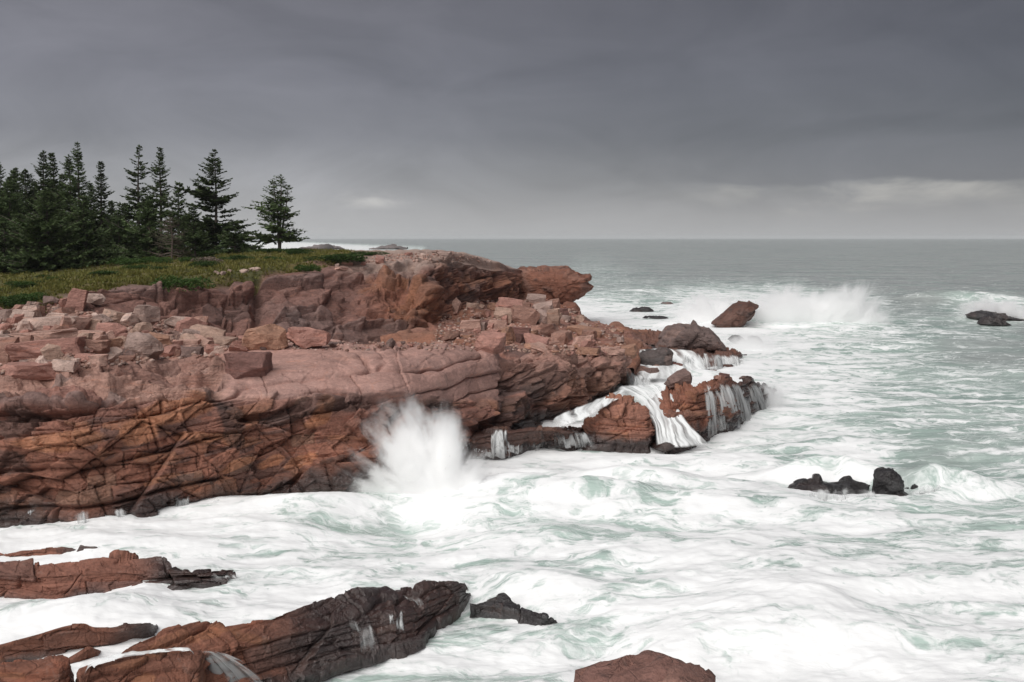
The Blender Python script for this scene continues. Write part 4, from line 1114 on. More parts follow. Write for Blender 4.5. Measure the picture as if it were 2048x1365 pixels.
# rubble: grit and fist- to head-sized bits filling the gaps between the stones
def rubble(label, polys, seed):
    gg = random.Random(seed)
    protos = []
    for me in STONES["angular"][:6]:
        bm = bmesh.new(); bmesh.ops.create_icosphere(bm, subdivisions=1, radius=.5)
        for v in bm.verts: v.co = Vector((v.co.x * gg.uniform(.6, 1.2), v.co.y * gg.uniform(.6, 1.2), v.co.z * gg.uniform(.5, 1)))
        protos.append((np.array([v.co for v in bm.verts]), np.array([[v.index for v in f.verts] for f in bm.faces]))); bm.free()
    V, Fc, T, off = [], [], [], 0
    pal = [PAL[k] for k in ("mauve", "pink", "grey", "buff", "red", "pink", "pale")]
    for poly, n, smin, smax in polys:
        xs = [p[0] for p in poly]; ys = [p[1] for p in poly]
        for _ in range(n):
            x, y = gg.uniform(min(xs), max(xs)), gg.uniform(min(ys), max(ys))
            ins = False
            for i in range(len(poly)):
                (x1, y1), (x2, y2) = poly[i], poly[i - 1]
                if (y1 > y) != (y2 > y) and x < (x2 - x1) * (y - y1) / (y2 - y1) + x1: ins = not ins
            if not ins: continue
            hit, _n = drop(x, y)
            if hit is None: continue
            sz = gg.uniform(smin, smax) * hit.y / F
            pv, pf = gg.choice(protos)
            m = Matrix.Rotation(gg.uniform(0, 6.28), 3, "Z") @ Matrix.Rotation(gg.uniform(-.5, .5), 3, "X")
            V.append(pv @ np.array(m).T * sz * np.array([1, 1, .8]) + np.array(hit)); Fc.append(pf + off); off += len(pv)
            T.append(np.repeat((gg.choice(pal) * gg.uniform(.75, 1.15))[None], len(pv), 0))
    o = mesh_obj("rubble", np.concatenate(V), np.concatenate(Fc), M_ROCK, smooth=False, cols={"tint": np.concatenate(T)})
    tag(o, label, "rubble", None, "stuff")


rubble("small broken stone filling the gaps of the scree and slopes", [([(-10, 620), (120, 608), (240, 632), (420, 650), (470, 690), (430, 712), (150, 738), (-10, 750)], 2600, 4, 13), ([(470, 682), (860, 686), (880, 640), (960, 600), (1100, 600), (1250, 660), (1262, 718), (980, 702), (470, 702)], 3000, 3, 11), ([(640, 530), (760, 510), (900, 502), (1000, 524), (940, 524), (800, 522)], 500, 3, 8)], 5)

# ------------------------------------------------------------------ trees, shrubs, heath
def tube(V, Fc, pts, radii, sides=6):
    b = len(V)
    for k, (p, r) in enumerate(zip(pts, radii)):
        p = Vector(p)
        d = (Vector(pts[min(k + 1, len(pts) - 1)]) - Vector(pts[max(k - 1, 0)])).normalized()
        u = d.orthogonal().normalized(); v = d.cross(u)
        for s in range(sides):
            a = 2 * math.pi * s / sides
            V.append(tuple(p + (u * math.cos(a) + v * math.sin(a)) * r))
    for k in range(len(pts) - 1):
        for s in range(sides):
            s2 = (s + 1) % sides
            Fc.append((b + k * sides + s, b + k * sides + s2, b + (k + 1) * sides + s2, b + (k + 1) * sides + s))


def spruce(h, half, seed, gap=.15, bare=.08, stems=1, lean=0.0, top=.0, dead=False, droop=.25, shape=1.0, den=1.0):
    """trunk and crown meshes of a wind-worn spruce of height h, half-width half (metres)"""
    r = random.Random(seed)
    wind_ = r.uniform(.05, .38); lean += r.uniform(-.05, .02)
    TV, TF, CV, CF = [], [], [], []
    def spray(p, d, ln, wd):
        d = d.normalized()
        side = d.cross(Vector((0, 0, 1)))
        if side.length < .1: side = Vector((1, 0, 0))
        side.normalize()
        ang = r.uniform(-.9, .9)
        side = (side * math.cos(ang) + d.cross(side) * math.sin(ang)) * wd
        b = len(CV)
        tip = p + d * ln + Vector((0, 0, r.uniform(-.08, .05) * ln))
        mid = p + d * ln * .45
        CV.extend([tuple(p), tuple(mid + side), tuple(tip), tuple(mid - side)])
        CF.append((b, b + 1, b + 2, b + 3))
    for st in range(stems):
        a0 = r.uniform(0, 6.28)
        base = Vector((0, 0, 0))
        lx = lean + (0 if stems == 1 or st == 0 else .13 * (st - stems / 2) + r.uniform(-.03, .03))
        hh = h * (1 if st == 0 else r.uniform(.78, .95))
        def axis(t):
            z = hh * t
            return Vector((lx * hh * t ** 1.3 + .05 * math.sin(t * 7 + seed), .04 * math.sin(t * 5 + a0) + (.1 * st * t if stems > 1 else 0), z))
        pts = [axis(k / 10) for k in range(11)]
        rad0 = .014 * h + .05
        tube(TV, TF, pts, [max(rad0 * (1 - k / 10) ** .8, .012) for k in range(11)], 7)
        z = bare * hh
        wh = 0
        lobes = [r.uniform(0, 6.28) for _ in range(3)]
        while z < hh * .985:
            t = z / hh
            prof = half * (1 - t) ** (.82 if stems > 1 else 1.0) * 1.1 * shape * (.55 + .45 * min(1, t / .18 + .35)) + .10
            prof *= 1 + .42 * math.sin(t * 19 + seed) * (1 - t) ** .5 + .25 * math.sin(t * 47 + seed * 2)
            if stems > 1: prof *= .72
            nb = r.randint(4, 7)
            for k in range(nb):
                if r.random() < gap: continue
                az_ = 6.283 * k / nb + wh * .9 + r.uniform(-.35, .35)
                ln = prof * r.uniform(.6, 1.12)
                ln *= 1 - wind_ * math.cos(az_)
                if r.random() < .14: ln *= 1.35
                p0 = axis(t) + Vector((0, 0, r.uniform(-.12, .12)))
                out = Vector((math.cos(az_), math.sin(az_), 0))
                up0 = .42 * t + r.uniform(-.1, .15) - droop * (1 - t) * .5
                bp = []
                for q in range(6):
                    s = q / 5
                    bp.append(p0 + out * ln * s + Vector((0, 0, ln * (up0 * s + (-droop * s * (1 - s) * 1.2 + .28 * s * s * droop * 2)))))
                tube(TV, TF, [bp[0], bp[2], bp[5]], [.012 + .012 * ln, .010 + .006 * ln, .004], 3)
                if dead:
                    for q in range(10):
                        s = r.uniform(.2, 1); i = min(int(s * 5), 4); p = bp[i].lerp(bp[i + 1], s * 5 - i)
                        dv = (out * .6 + Vector((r.uniform(-1, 1), r.uniform(-1, 1), r.uniform(-.6, .4)))).normalized()
                        tube(TV, TF, [p, p + dv * r.uniform(.2, .5) * ln ** .5], [.008, .003], 3)
                    continue
                nt = int((7 + ln * 13) * den)
                for q in range(nt):
                    s = (q + r.random()) / nt
                    if s < .1 and ln > .7: continue
                    i = min(int(s * 5), 4)
                    p = bp[i].lerp(bp[i + 1], s * 5 - i)
                    sgn = 1 if q % 2 else -1
                    side = Vector((-out.y, out.x, 0)) * sgn
                    dv = out * r.uniform(.35, 1.0) + side * r.uniform(.3, 1.0) + Vector((0, 0, r.uniform(-.35, .3)))
                    tl = (.20 + .24 * ln * (1 - s) ** .7 * .8) * r.uniform(.7, 1.25)
                    spray(p, dv, tl, tl * r.uniform(.2, .34))
                    if r.random() < .75:
                        spray(p + dv.normalized() * tl * .4, dv + Vector((r.uniform(-.6, .6), r.uniform(-.6, .6), r.uniform(-.2, .6))), tl * .7, tl * .22)
            z += (.20 + .30 * (1 - t)) * r.uniform(.7, 1.2) * max(.75, h / 10)
            wh += 1
        for k in range(8):
            spray(axis(.97), Vector((r.uniform(-.5, .5), r.uniform(-.5, .5), 1)), .3 * h / 9, .05)
    return (TV, TF), (CV, CF)


def place_tree(px, py, ptop, halfpx, label, seed, Y=None, group="spruces on the headland", **kw):
    hit, _ = drop(px, py)
    if Y is None:
        Y = hit.y if hit else 95.0
    X = (px - HX) * Y / F
    g = ROCKBVH.ray_cast(Vector((X, Y, 40)), Vector((0, 0, -1)))[0]
    z = g.z if g else H - (py - HY) * Y / F
    top = H - (ptop - HY) * Y / F
    h = top - z
    (TV, TF), (CV, CF) = spruce(h, 1.3 * halfpx * Y / F, seed, **kw)
    e = bpy.data.objects.new("spruce_tree", None); COL.objects.link(e)
    e.location = (X, Y, z - .12); e.empty_display_size = .3
    tag(e, label, "tree", group)
    mesh_obj("trunk", TV, TF, M_BARK if not kw.get("dead") else M_TWIG, e)
    if CF: mesh_obj("crown", CV, CF, M_NEEDLE, e, smooth=False)
    return e


TREES = [
    (560, 502, 346, 58, "lone many-stemmed spruce standing apart by the sea", dict(stems=4, gap=.62, bare=.17, droop=.02, shape=1.2, den=.55)),
    (432, 505, 296, 68, "tall broad spruce with open layered boughs, nearest to the lone one", dict(gap=.30, bare=.05, droop=.05)),
    (322, 512, 293, 42, "slender tall spruce with tufted top, second from the broad one", dict(gap=.2, bare=.08)),
    (276, 514, 287, 46, "tall spruce with wide gaps and long flat boughs", dict(gap=.38, bare=.08, droop=.1)),
    (357, 512, 362, 34, "short thin spruce between the slender and the broad one", dict(gap=.25, bare=.1)),
    (205, 520, 320, 30, "narrow spire spruce at the edge of the dense stand", dict(gap=.15, bare=.06)),
    (163, 522, 281, 34, "highest spire of the dense stand, with a ragged tip", dict(gap=.12)),
    (145, 522, 306, 40, "spruce leaning against the highest spire of the stand", dict(gap=.1)),
    (112, 525, 303, 40, "dense spruce with a blunt dark top, right of a pair", dict(gap=.05)),
    (85, 525, 298, 38, "dense spruce with a blunt dark top, left of a pair", dict(gap=.05)),
    (60, 528, 335, 50, "full dark spruce left of the blunt topped pair", dict(gap=.05)),
    (95, 540, 372, 72, "broad bushy spruce in front of the dense stand, skirts on the grass", dict(gap=.04, bare=.02)),
    (172, 530, 388, 56, "bushy spruce in front of the highest spire", dict(gap=.06, bare=.02)),
    (300, 518, 398, 52, "low green spruce in front of the gappy tall one", dict(gap=.12, bare=.03)),
    (390, 516, 408, 46, "low spruce in front of the broad layered one", dict(gap=.15, bare=.03)),
    (20, 535, 352, 60, "dark spruce at the frame edge", dict(gap=.05, bare=.02)),
    (10, 545, 430, 60, "young spruce low at the frame edge", dict(gap=.05, bare=.02)),
    (240, 520, 420, 40, "small spruce filling the gap beside the narrow spire", dict(gap=.15, bare=.03)),
    (345, 522, 430, 44, "dead grey leafless spruce in front of the low green one", dict(gap=.2, bare=.06, dead=True)),
    (470, 506, 440, 40, "short spreading spruce under the broad layered one", dict(gap=.15, bare=.02, droop=.1)),
]
for k, (a, b, c, hw, lab, kw) in enumerate(TREES):
    place_tree(a, b, c, hw, lab, 500 + 7 * k, **kw)
for k, (a, c, Y) in enumerate([(3, 322, 118), (28, 338, 122), (40, 333, 125), (-30, 330, 112), (-70, 340, 105), (130, 345, 116), (185, 365, 118), (68, 360, 120), (225, 400, 124), (250, 405, 122), (100, 352, 118), (-120, 335, 108), (298, 430, 126)]):
    place_tree(a, 512, c, 44, "dark spruce deep in the stand behind the " + " ".join(re.split(r",| with | in | at | of | standing ", min(TREES, key=lambda q: abs(q[0] - a))[4])[0].split()[:6]), 700 + 7 * k, Y=Y, group="spruces behind the front row", gap=.05)


def bush_mesh(name, seed, n, leaf, mat, flat=.6):
    r = random.Random(seed)
    V, Fc = [], []
    lobes = [(r.uniform(-.32, .32), r.uniform(-.3, .3), r.uniform(.3, .62), r.uniform(.2, .36)) for _ in range(9)]
    for k in range(n):
        lx, ly, lz, lr = r.choice(lobes)
        a, b = r.uniform(0, 6.283), math.acos(r.uniform(-.3, 1))
        q = r.uniform(.7, 1.05)
        d = Vector((math.cos(a) * math.sin(b), math.sin(a) * math.sin(b), math.cos(b)))
        p = Vector((lx, ly, lz * .9)) + d * lr * q
        if p.z < 0: p.z = abs(p.z) * .3
        u = (d + Vector((r.gauss(0, .5), r.gauss(0, .5), r.gauss(.2, .5)))).normalized()
        s = u.orthogonal().normalized() * leaf * r.uniform(.3, .5)
        s.rotate(Matrix.Rotation(r.uniform(0, 6.28), 3, u))
        b0 = len(V); ln = leaf * r.uniform(.7, 1.4)
        V += [tuple(p), tuple(p + u * ln * .5 + s), tuple(p + u * ln), tuple(p + u * ln * .5 - s)]
        Fc.append((b0, b0 + 1, b0 + 2, b0 + 3))
    o = mesh_obj(name, V, Fc, mat, smooth=False, link=False)
    return o.data


BUSH = [bush_mesh("foliage", 40 + k, 2600, .055, M_SHRUB) for k in range(4)]
TWIG = [bush_mesh("twigs", 60 + k, 900, .06, M_TWIG) for k in range(2)]


def bush(x0, x1, y0, y1, label, meshes=BUSH, name="juniper_bush", group=None, cat="shrub"):
    hit, _ = drop((x0 + x1) / 2, y1)
    if hit is None: return
    Y = hit.y
    o = bpy.data.objects.new(name, rng.choice(meshes)); COL.objects.link(o)
    wd = (x1 - x0) * Y / F
    o.location = (((x0 + x1) / 2 - HX) * Y / F, Y + .25 * wd, hit.z - .1)
    o.scale = (wd, wd * .8, (y1 - y0) * Y / F * 1.1)
    o.rotation_euler = (0, 0, rng.choice([0, math.pi]) + rng.uniform(-.4, .4))
    tag(o, label, cat, group)


bush(304, 408, 545, 596, "rounded green juniper bush hanging over the upper cliff edge")
bush(586, 634, 525, 546, "small green juniper bush tucked in the rocks right of the cliff cleft")
bush(600, 730, 503, 530, "low dark green juniper mat at the seaward end of the heath")
bush(700, 775, 500, 512, "thin green juniper strip on the bare headland top")
bush(30, 84, 580, 606, "green shrub at the edge of the scree near the frame edge")
bush(-40, 50, 585, 618, "green shrub clump at the frame edge above the scree")
bush(210, 268, 490, 520, "bare twiggy brown shrub beside the narrow spire", TWIG, "bare_shrub")
bush(380, 440, 508, 530, "bare brown shrub in front of the broad layered spruce", TWIG, "bare_shrub")
bush(455, 512, 480, 506, "green juniper under the short spreading spruce")
for k in range(34):
    x = rng.uniform(-20, 600); s = rng.uniform(26, 64)
    y = np.interp(x, [0, 200, 350, 500, 600], [572, 548, 530, 518, 508]) + rng.uniform(-22, 10)
    tr = min(TREES, key=lambda q: abs(q[0] - x))
    size = "small" if s < 40 else "middling" if s < 52 else "wide"
    bush(x - s / 2, x + s / 2, y - s * .28, y, f"{size} low green shrub on the heath before the " + " ".join(re.split(r",| with | in | at | standing ", tr[4])[0].split()[:7]), group="low shrubs on the heath", name="heath_shrub")

# heath: countless small tufts
idx = np.where(VEGM > .45)[0]
r_ = np.random.default_rng(5)
pick = r_.choice(idx, 15000)
V, Fc = [], []
for i in pick:
    p = VEGP[i] + np.array([r_.uniform(-.3, .3), r_.uniform(-.4, .4), -.03])
    if p[1] > 125: continue
    hgt = r_.uniform(.10, .34)
    for k in range(5):
        a = r_.uniform(0, 6.28); o2 = np.array([math.cos(a), math.sin(a), 0])
        q = p + o2 * r_.uniform(0, .22)
        wv_ = np.array([-o2[1], o2[0], 0]) * r_.uniform(.03, .08)
        b0 = len(V)
        V += [q - wv_, q + wv_, q + o2 * r_.uniform(.05, .2) + np.array([0, 0, hgt * r_.uniform(.6, 1.1)])]
        Fc.append((b0, b0 + 1, b0 + 2))
o = mesh_obj("heath_grass", np.array(V), np.array(Fc), M_HEATH, smooth=False)
tag(o, "olive green and tawny heath covering the headland top", "heath", kind="stuff")

# ------------------------------------------------------------------ white water: falls, cascades, spray
g_ = np.random.default_rng(11)


def fall(lip, foot_, n, r0, label, clump=5, dens=.9, group="falls off the wet rocks", jit=3.0):
    """a veil of falling water from a rock lip down to the sea, torn into streaks"""
    lip = np.array(lip, float); foot_ = np.array(foot_, float)
    wpx = np.abs(lip[-1] - lip[0]).sum()
    nu = int(max(24, wpx * .9)); nv = 16
    top, bot = [], []
    for q in np.linspace(0, 1, nu):
        l = np.array([np.interp(q, np.linspace(0, 1, len(lip)), lip[:, c]) for c in (0, 1)])
        f = np.array([np.interp(q, np.linspace(0, 1, len(foot_)), foot_[:, c]) for c in (0, 1)])
        hit, _n = drop(l[0], l[1])
        p1 = np.array(at(f[0], f[1], z=-.12))
        p0 = np.array(hit) if hit is not None else None
        if p0 is None or abs(p0[1] - p1[1]) > 5: p0 = np.array(at(l[0], l[1], Y=p1[1] + .25))
        top.append(p0 + np.array([0, -.05, .03])); bot.append(p1)
    top = blur(np.array(top), 1, 0); bot = np.array(bot)
    bot += blur(g_.normal(0, .12, bot.shape), 1, 0) * np.array([1, .6, 1])
    sd = int(g_.integers(1000))
    layers_V, layers_F, layers_D, off = [], [], [], 0
    for lay in range(3):
        sv = np.linspace(0, 1, nv)
        G = np.array([top + (bot - top) * np.array([s ** .85, s ** .6, s ** 1.45]) for s in sv])
        G[..., 1] -= .02 + .0065 * top[0][1] + .07 * lay + .10 * np.sin(sv * 3.14)[:, None]
        uu, vv = np.meshgrid(np.linspace(0, 1, nu), sv)
        Ww = np.linalg.norm(top[-1] - top[0]) + .3
        q = np.stack([uu.ravel() * Ww * 2.6 + 9 * lay, vv.ravel() * .9, np.full(uu.size, lay * 5.0)], 1)
        q[:, 0] += .9 * fbm(np.stack([uu.ravel() * Ww * .9, vv.ravel() * 1.6, np.full(uu.size, 2.0 + lay)], 1), 3, sd + 80)
        q[:, 1] *= 2.2
        st = fbm(q, 4, sd + lay) * .9 + .55 * fbm(q * np.array([3.5, .8, 1]), 3, sd + 30 + lay)
        big = sstep(fbm(np.stack([uu.ravel() * Ww * 1.1, vv.ravel() * .4, np.full(uu.size, 1.5)], 1), 3, sd + 50), -.28, .25)
        D = 1.25 * sstep(st + .18, -.05, .5) * ((.62 + .38 * big) if n >= 400 else (.2 + .8 * big))
        st0 = .34 * (fbm(np.stack([uu.ravel() * Ww * 2.2, np.zeros(uu.size), np.full(uu.size, 3.5 + lay)], 1), 3, sd + 70) + .6).clip(0, 1)
        D *= sstep(vv.ravel() - st0, 0, .14) * (1 - .55 * sstep(vv.ravel(), .72, 1)) * sstep(np.minimum(uu, 1 - uu).ravel(), 0, .06)
        G = G + .03 * fbm(G.reshape(-1, 3) * 3, 3, sd + 60 + lay).reshape(nv, nu, 1) * np.array([.3, 1, .3])
        layers_V.append(G.reshape(-1, 3)); layers_F.append(grid_faces(nv, nu) + off); layers_D.append(D * dens); off += nu * nv
    o = mesh_obj("waterfall", np.concatenate(layers_V), np.concatenate(layers_F), M_FALL, attrs={"dens": np.concatenate(layers_D)})
    tag(o, label, "waterfall", group)


fall([(386, 1300), (404, 1297), (424, 1302)], [(440, 1380), (490, 1372), (548, 1366)], 420, .016, "white stream spilling off the corner block towards the surf", 8)
fall([(360, 1312), (400, 1308)], [(372, 1400), (418, 1400)], 90, .010, "thin veil down the front of the flat topped corner block", 5, .6)
fall([(700, 1226), (712, 1230)], [(716, 1290), (736, 1290)], 60, .010, "narrow trickle on the long ridge, farthest from its tip", 3, .8)
fall([(722, 1240), (745, 1236)], [(728, 1308), (760, 1300)], 70, .010, "thin trickle below the shelf of the long ridge", 3, .6)
fall([(778, 1215), (806, 1212)], [(786, 1276), (815, 1272)], 90, .010, "thin veil down the wet face near the tip of the long ridge", 4, .7)
fall([(800, 1180), (842, 1190)], [(846, 1242), (866, 1236)], 130, .012, "white water sliding off the black tip of the long ridge", 4, .8)
fall([(425, 1138), (478, 1140)], [(440, 1166), (492, 1160)], 60, .009, "drips off the black nose of the layered slab", 6, .7)
fall([(160, 1012), (188, 1010)], [(166, 1058), (190, 1056)], 110, .014, "small square waterfall at the foot of the cliff", 4, .85)
fall([(70, 1010), (84, 1014)], [(64, 1050), (92, 1050)], 60, .012, "little fan of water at the cliff foot near the frame edge", 2, .8)
fall([(238, 1012), (262, 1010)], [(240, 1044), (264, 1042)], 40, .009, "pair of faint drips at the cliff foot", 2, .6)
fall([(358, 990), (385, 985)], [(360, 1022), (386, 1020)], 60, .010, "twin drips at the cliff foot under the orange face", 2, .75)
fall([(436, 990), (492, 982)], [(432, 1018), (496, 1012)], 150, .012, "curved veil of water under an overhang at the cliff foot", 5, .6)
fall([(950, 858), (1000, 854), (1046, 852)], [(950, 910), (1000, 910), (1046, 902)], 420, .017, "broad white curtain fall below the cliff end", 12, .9)
fall([(1050, 855), (1120, 852), (1170, 858)], [(1056, 896), (1130, 890), (1190, 890)], 240, .013, "thin broken falls beside the broad white curtain", 10, .75)
fall([(1398, 768), (1440, 764), (1490, 762), (1534, 772)], [(1410, 872), (1462, 852), (1512, 828), (1548, 808)], 620, .018, "row of white falls down the blocky ledge", 12, .85)
fall([(1340, 712), (1400, 704), (1478, 706)], [(1350, 752), (1410, 748), (1488, 738)], 420, .022, "wide sheet of water off the flat wet ledge", 10, .8)
fall([(1250, 740), (1300, 748)], [(1250, 775), (1300, 778)], 80, .014, "small fall under the dark squarish boulder", 3, .8)
fall([(1575, 978), (1630, 964), (1680, 966), (1740, 970)], [(1580, 1004), (1640, 1006), (1690, 1004), (1745, 1000)], 300, .016, "surf pouring over the low black rock", 9, .6)
fall([(1800, 972), (1850, 962), (1880, 964)], [(1806, 990), (1850, 988), (1890, 980)], 120, .012, "foam streaks running off the flat black rock", 5, .7)


def sheet(name, rows_, nu, nv, label, bump=.05):
    """a slide of white water over rock, through rows of (px, py, z)"""
    Pn = [np.array([at(a, b, z=c) for a, b, c in r]) for r in rows_]
    k = np.linspace(0, 1, nu)
    L_ = [np.stack([np.interp(k, np.linspace(0, 1, len(p)), p[:, c]) for c in range(3)], 1) for p in Pn]
    G = []
    for a, b in zip(L_[:-1], L_[1:]):
        for t_ in np.arange(nv) / nv: G.append(a * (1 - t_) + b * t_)
    G.append(L_[-1]); G = np.array(G)
    G = blur(blur(G, 5, 0), 4, 1)
    N = norm_up(G)
    vv, uu = np.meshgrid(np.linspace(0, 1, nu), np.linspace(0, len(rows_) - 1, G.shape[0]))
    q = np.stack([vv.ravel() * 15, uu.ravel() * 1.9, np.zeros(G.shape[0] * nu)], 1)
    q[:, 0] += 1.6 * fbm(q * np.array([.25, .8, 1]), 3, 600)
    D = bump * fbm(q, 4, 601) + .6 * bump * fbm(q * 3, 3, 605)
    edge = np.minimum(vv, 1 - vv).ravel()
    D = D - .25 * (1 - sstep(edge, 0, .12))
    Pn = G.reshape(-1, 3) + N.reshape(-1, 3) * D[:, None]
    vedge = np.minimum(uu, len(rows_) - 1 - uu).ravel()
    dn = sstep(edge, .0, .16) * sstep(vedge, 0, .18) * (.95 + 1.3 * fbm(q * np.array([1.6, .5, 1]), 4, 611))
    o = mesh_obj(name, Pn, grid_faces(G.shape[0], nu), M_FALL, attrs={"dens": dn.clip(0, 1.3)})
    tag(o, label, "cascade", "cascades between the rocks")


sheet("cascade", [[(1222, 772, 2.0), (1285, 766, 2.0), (1348, 760, 2.1)], [(1280, 798, 1.75), (1318, 800, 1.65), (1352, 796, 1.85)], [(1304, 842, 1.0), (1342, 846, 1.0), (1380, 842, 1.0)], [(1306, 896, -.2), (1362, 902, -.2), (1436, 892, -.2)]], 70, 26, "broad white cascade rushing down between the orange boulder and blocky ledge")
sheet("cascade", [[(1262, 770, 2.15), (1214, 790, 2.0), (1140, 818, 1.4), (1090, 842, .9)], [(1258, 786, 2.1), (1206, 818, 1.75), (1168, 842, 1.3), (1116, 858, .8)]], 60, 40, "white chute sliding down behind the orange brown boulder to the cliff")
sheet("cascade", [[(1250, 700, 1.3), (1320, 694, 1.45), (1400, 700, 1.3)], [(1262, 726, .9), (1330, 722, 1.0), (1420, 726, .7)], [(1270, 762, .2), (1345, 764, .2), (1440, 752, -.1)]], 60, 26, "white water flooding the hollow around the dark squarish boulder")
sheet("cascade", [[(150, 1330, 1.4), (240, 1304, 1.42), (330, 1296, 1.36), (400, 1292, 1.2)], [(150, 1345, 1.4), (240, 1318, 1.38), (330, 1304, 1.32), (410, 1304, 1.14)]], 60, 14, "thin white film of water lying behind the flat topped corner block", .03)


def splash(px, py, rx, rz, Y, depth, density, origin, label, seed, name="wave_splash", bias=1.0):
    """thrown water: a ragged fan of streaks radiating from the point of impact"""
    X, _, z = at(px, py, Y=Y)
    bm = bmesh.new(); bmesh.ops.create_icosphere(bm, subdivisions=3, radius=1.0)
    me = bpy.data.meshes.new(name); bm.to_mesh(me); bm.free()
    m = bpy.data.materials.new("thrown_water"); m.use_nodes = True
    t = NT(m.node_tree)
    oc = t.n("ShaderNodeTexCoord", out=3)
    rel = t.n("ShaderNodeVectorMath", {0: oc, 1: origin}, operation="SUBTRACT")
    x, y, zz = [t.n("ShaderNodeSeparateXYZ", {0: rel}, out=i) for i in range(3)]
    ang = t.math("ARCTAN2", zz, x)
    rr = t.n("ShaderNodeVectorMath", {0: t.n("ShaderNodeCombineXYZ", {0: x, 1: 0.0, 2: zz})}, operation="LENGTH", out=1)
    pol = lambda k, q, sd: t.n("ShaderNodeCombineXYZ", {0: t.math("MULTIPLY", ang, k), 1: t.math("MULTIPLY", rr, q), 2: t.math("ADD", t.math("MULTIPLY", y, 1.2), sd)})
    reach = t.math("ADD", .22, t.math("MULTIPLY", t.step(t.noise(pol(1.3, .4, seed), 1.8, 5, .62), .28, .72), 1.4))
    reach = t.math("MULTIPLY", reach, t.step(ang, .7, 1.9, bias, 1.0))
    body = t.step(t.math("DIVIDE", rr, reach), .4, 1.05, 1, 0)
    stk = t.noise(pol(6, 1.6, seed + 3), 2.0, 4, .6, .6)
    clp = t.noise(oc, 4.5, 4, .6)
    stk = t.step(t.math("ADD", t.math("ADD", stk, t.math("MULTIPLY", clp, .35)), t.math("MULTIPLY", body, .30)), .58, .98)
    rim = t.step(t.n("ShaderNodeVectorMath", {0: oc}, operation="LENGTH", out=1), .72, 1.0, 1, 0)
    den = t.math("MULTIPLY", t.math("MULTIPLY", t.math("MULTIPLY", body, stk), rim), density)
    vol = t.n("ShaderNodeVolumePrincipled", {"Color": (.998, .999, .999, 1), "Density": den, "Anisotropy": .0})
    t.n("ShaderNodeOutputMaterial", {"Volume": vol}, out=None)
    me.materials.append(m)
    o = bpy.data.objects.new(name, me); COL.objects.link(o)
    o.location = (X, Y, z); o.scale = (rx * Y / F, depth, rz * Y / F)
    tag(o, label, "splash", None, "thing")
    return o


splash(828, 955, 195, 185, 38.9, 1.0, 18, (.30, 0, -.36), "white burst of spray where a wave hits the cliff corner", 1.0, bias=.5)
splash(880, 990, 160, 110, 38.9, 1.0, 18, (.0, 0, -.35), "lower fan of the burst at the cliff corner, running into the surge", 3.3)
gg = np.random.default_rng(77)
V, Fc = [], []
for _ in range(900):
    a = R(gg.uniform(20, 195)); rr_ = gg.uniform(.5, 2.9) ** 1.0
    c = np.array(at(862, 1000, Y=39.3)) + np.array([math.cos(a) * rr_ * 1.05, gg.normal(0, .35), math.sin(a) * rr_ * .9])
    if c[2] < .2: continue
    sz = gg.uniform(.006, .022); dv = np.array([math.cos(a), 0, math.sin(a)]) * sz * gg.uniform(1, 3)
    u = np.array([-dv[2], 0, dv[0]]); u = u / np.linalg.norm(u) * sz
    w3 = np.array([0, sz, 0]); b0 = len(V)
    V += [c - dv, c + u, c + w3, c - u, c - w3, c + dv]
    Fc += [(b0, b0 + 1, b0 + 2), (b0, b0 + 2, b0 + 3), (b0, b0 + 3, b0 + 4), (b0, b0 + 4, b0 + 1), (b0 + 5, b0 + 2, b0 + 1), (b0 + 5, b0 + 3, b0 + 2), (b0 + 5, b0 + 4, b0 + 3), (b0 + 5, b0 + 1, b0 + 4)]
o = mesh_obj("water_drops", np.array(V), np.array(Fc), M_FALL, attrs={"dens": np.full(len(V), 1.2)})
tag(o, "flying drops around the burst at the cliff corner", "drops", None, "stuff")
splash(1735, 610, 90, 84, 117, 2.6, 2.2, (-.35, 0, -.55), "highest wind-torn plume of the spray seaward of the slanting rock", 17.0)
splash(1640, 628, 175, 88, 116, 3.2, 4.0, (-.25, 0, -.55), "tall ragged veil of spray thrown up seaward of the slanting rock", 5.0)
splash(1440, 622, 115, 62, 118, 3.0, 4.5, (.1, 0, -.6), "white spray bursting landward of the slanting rock", 9.0)
splash(1995, 622, 95, 44, 126, 3.0, 5.0, (.1, 0, -.6), "spray thrown up by the wave on the far black rock", 13.0)


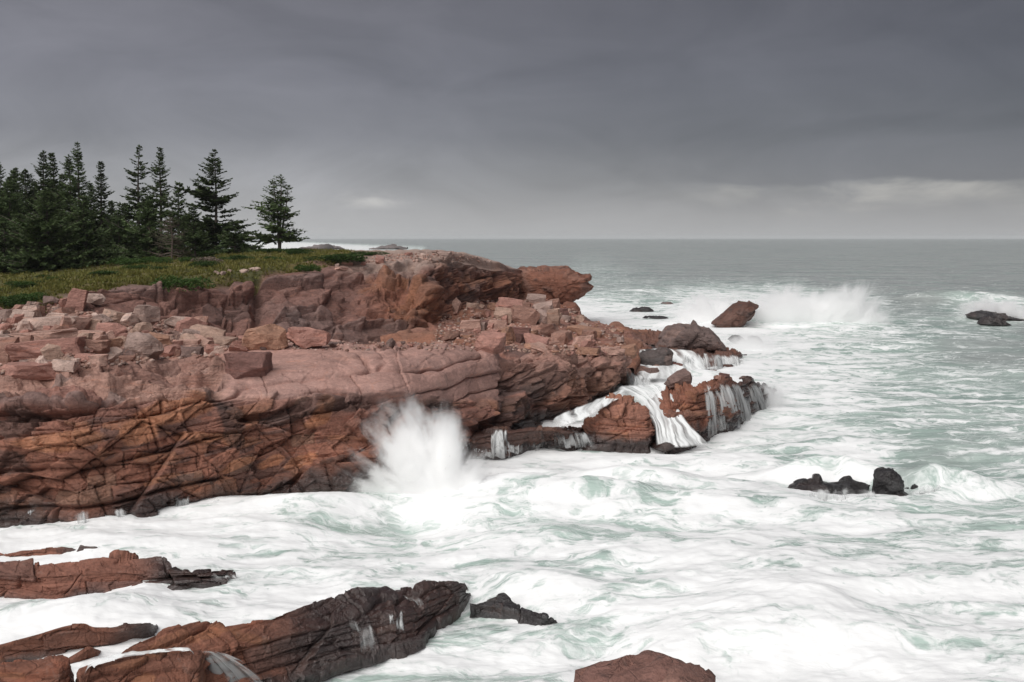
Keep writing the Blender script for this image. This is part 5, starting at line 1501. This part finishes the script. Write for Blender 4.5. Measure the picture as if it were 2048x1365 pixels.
def mist(px, py, rx, rz, Y, depth, density, label, seed, name="sea_spray", tilt=0.0, lo=.40, hi=.72):
    """a cloud of airborne spray"""
    X, _, z = at(px, py, Y=Y)
    bm = bmesh.new(); bmesh.ops.create_icosphere(bm, subdivisions=3, radius=1.0)
    me = bpy.data.meshes.new(name); bm.to_mesh(me); bm.free()
    m = bpy.data.materials.new("airborne_spray"); m.use_nodes = True
    t = NT(m.node_tree)
    oc = t.n("ShaderNodeTexCoord", out=3)
    ln = t.n("ShaderNodeVectorMath", {0: oc}, operation="LENGTH", out=1)
    nz = t.noise(t.mapping(oc, (1.5, 1.2, 1.0), (0, R(35), 0), (seed * 3.1, 0, 0)), 1.9, 6, .66, .8)
    fall_ = t.step(ln, .15, 1.0, 1, 0)
    den = t.math("MULTIPLY", fall_, t.step(t.math("ADD", nz, t.math("MULTIPLY", fall_, .25)), lo, hi))
    den = t.math("MULTIPLY", den, density)
    vol = t.n("ShaderNodeVolumePrincipled", {"Color": (.995, .997, .997, 1), "Density": den, "Anisotropy": .0})
    t.n("ShaderNodeOutputMaterial", {"Volume": vol}, out=None)
    me.materials.append(m)
    o = bpy.data.objects.new(name, me); COL.objects.link(o)
    o.location = (X, Y, z); o.scale = (rx * Y / F, depth, rz * Y / F); o.rotation_euler = (0, R(tilt), 0)
    tag(o, label, "spray", None, "stuff")
    return o


mist(1560, 630, 100, 44, 114, 3.2, 2.2, "dense white spray just seaward of the slanting rock", 3)
mist(1535, 800, 60, 50, 59, 1.6, 2.0, "spray hanging at the end of the blocky ledge", 7)
mist(1500, 695, 75, 40, 92, 2.4, 1.6, "spray drifting past the seaward ledge", 9)

# ------------------------------------------------------------------ sea haze
bm = bmesh.new(); bmesh.ops.create_cube(bm, size=1)
me = bpy.data.meshes.new("haze"); bm.to_mesh(me); bm.free()
m = bpy.data.materials.new("sea_haze"); m.use_nodes = True
t = NT(m.node_tree)
t.n("ShaderNodeOutputMaterial", {"Volume": t.n("ShaderNodeVolumePrincipled", {"Color": (.84, .86, .88, 1), "Density": .00009, "Anisotropy": 0.0})}, out=None)
me.materials.append(m)
o = bpy.data.objects.new("haze", me); COL.objects.link(o)
o.location = (0, 6450, 11.5); o.scale = (26000, 13000, 29)
tag(o, "pale sea haze over the water", "haze", None, "stuff")
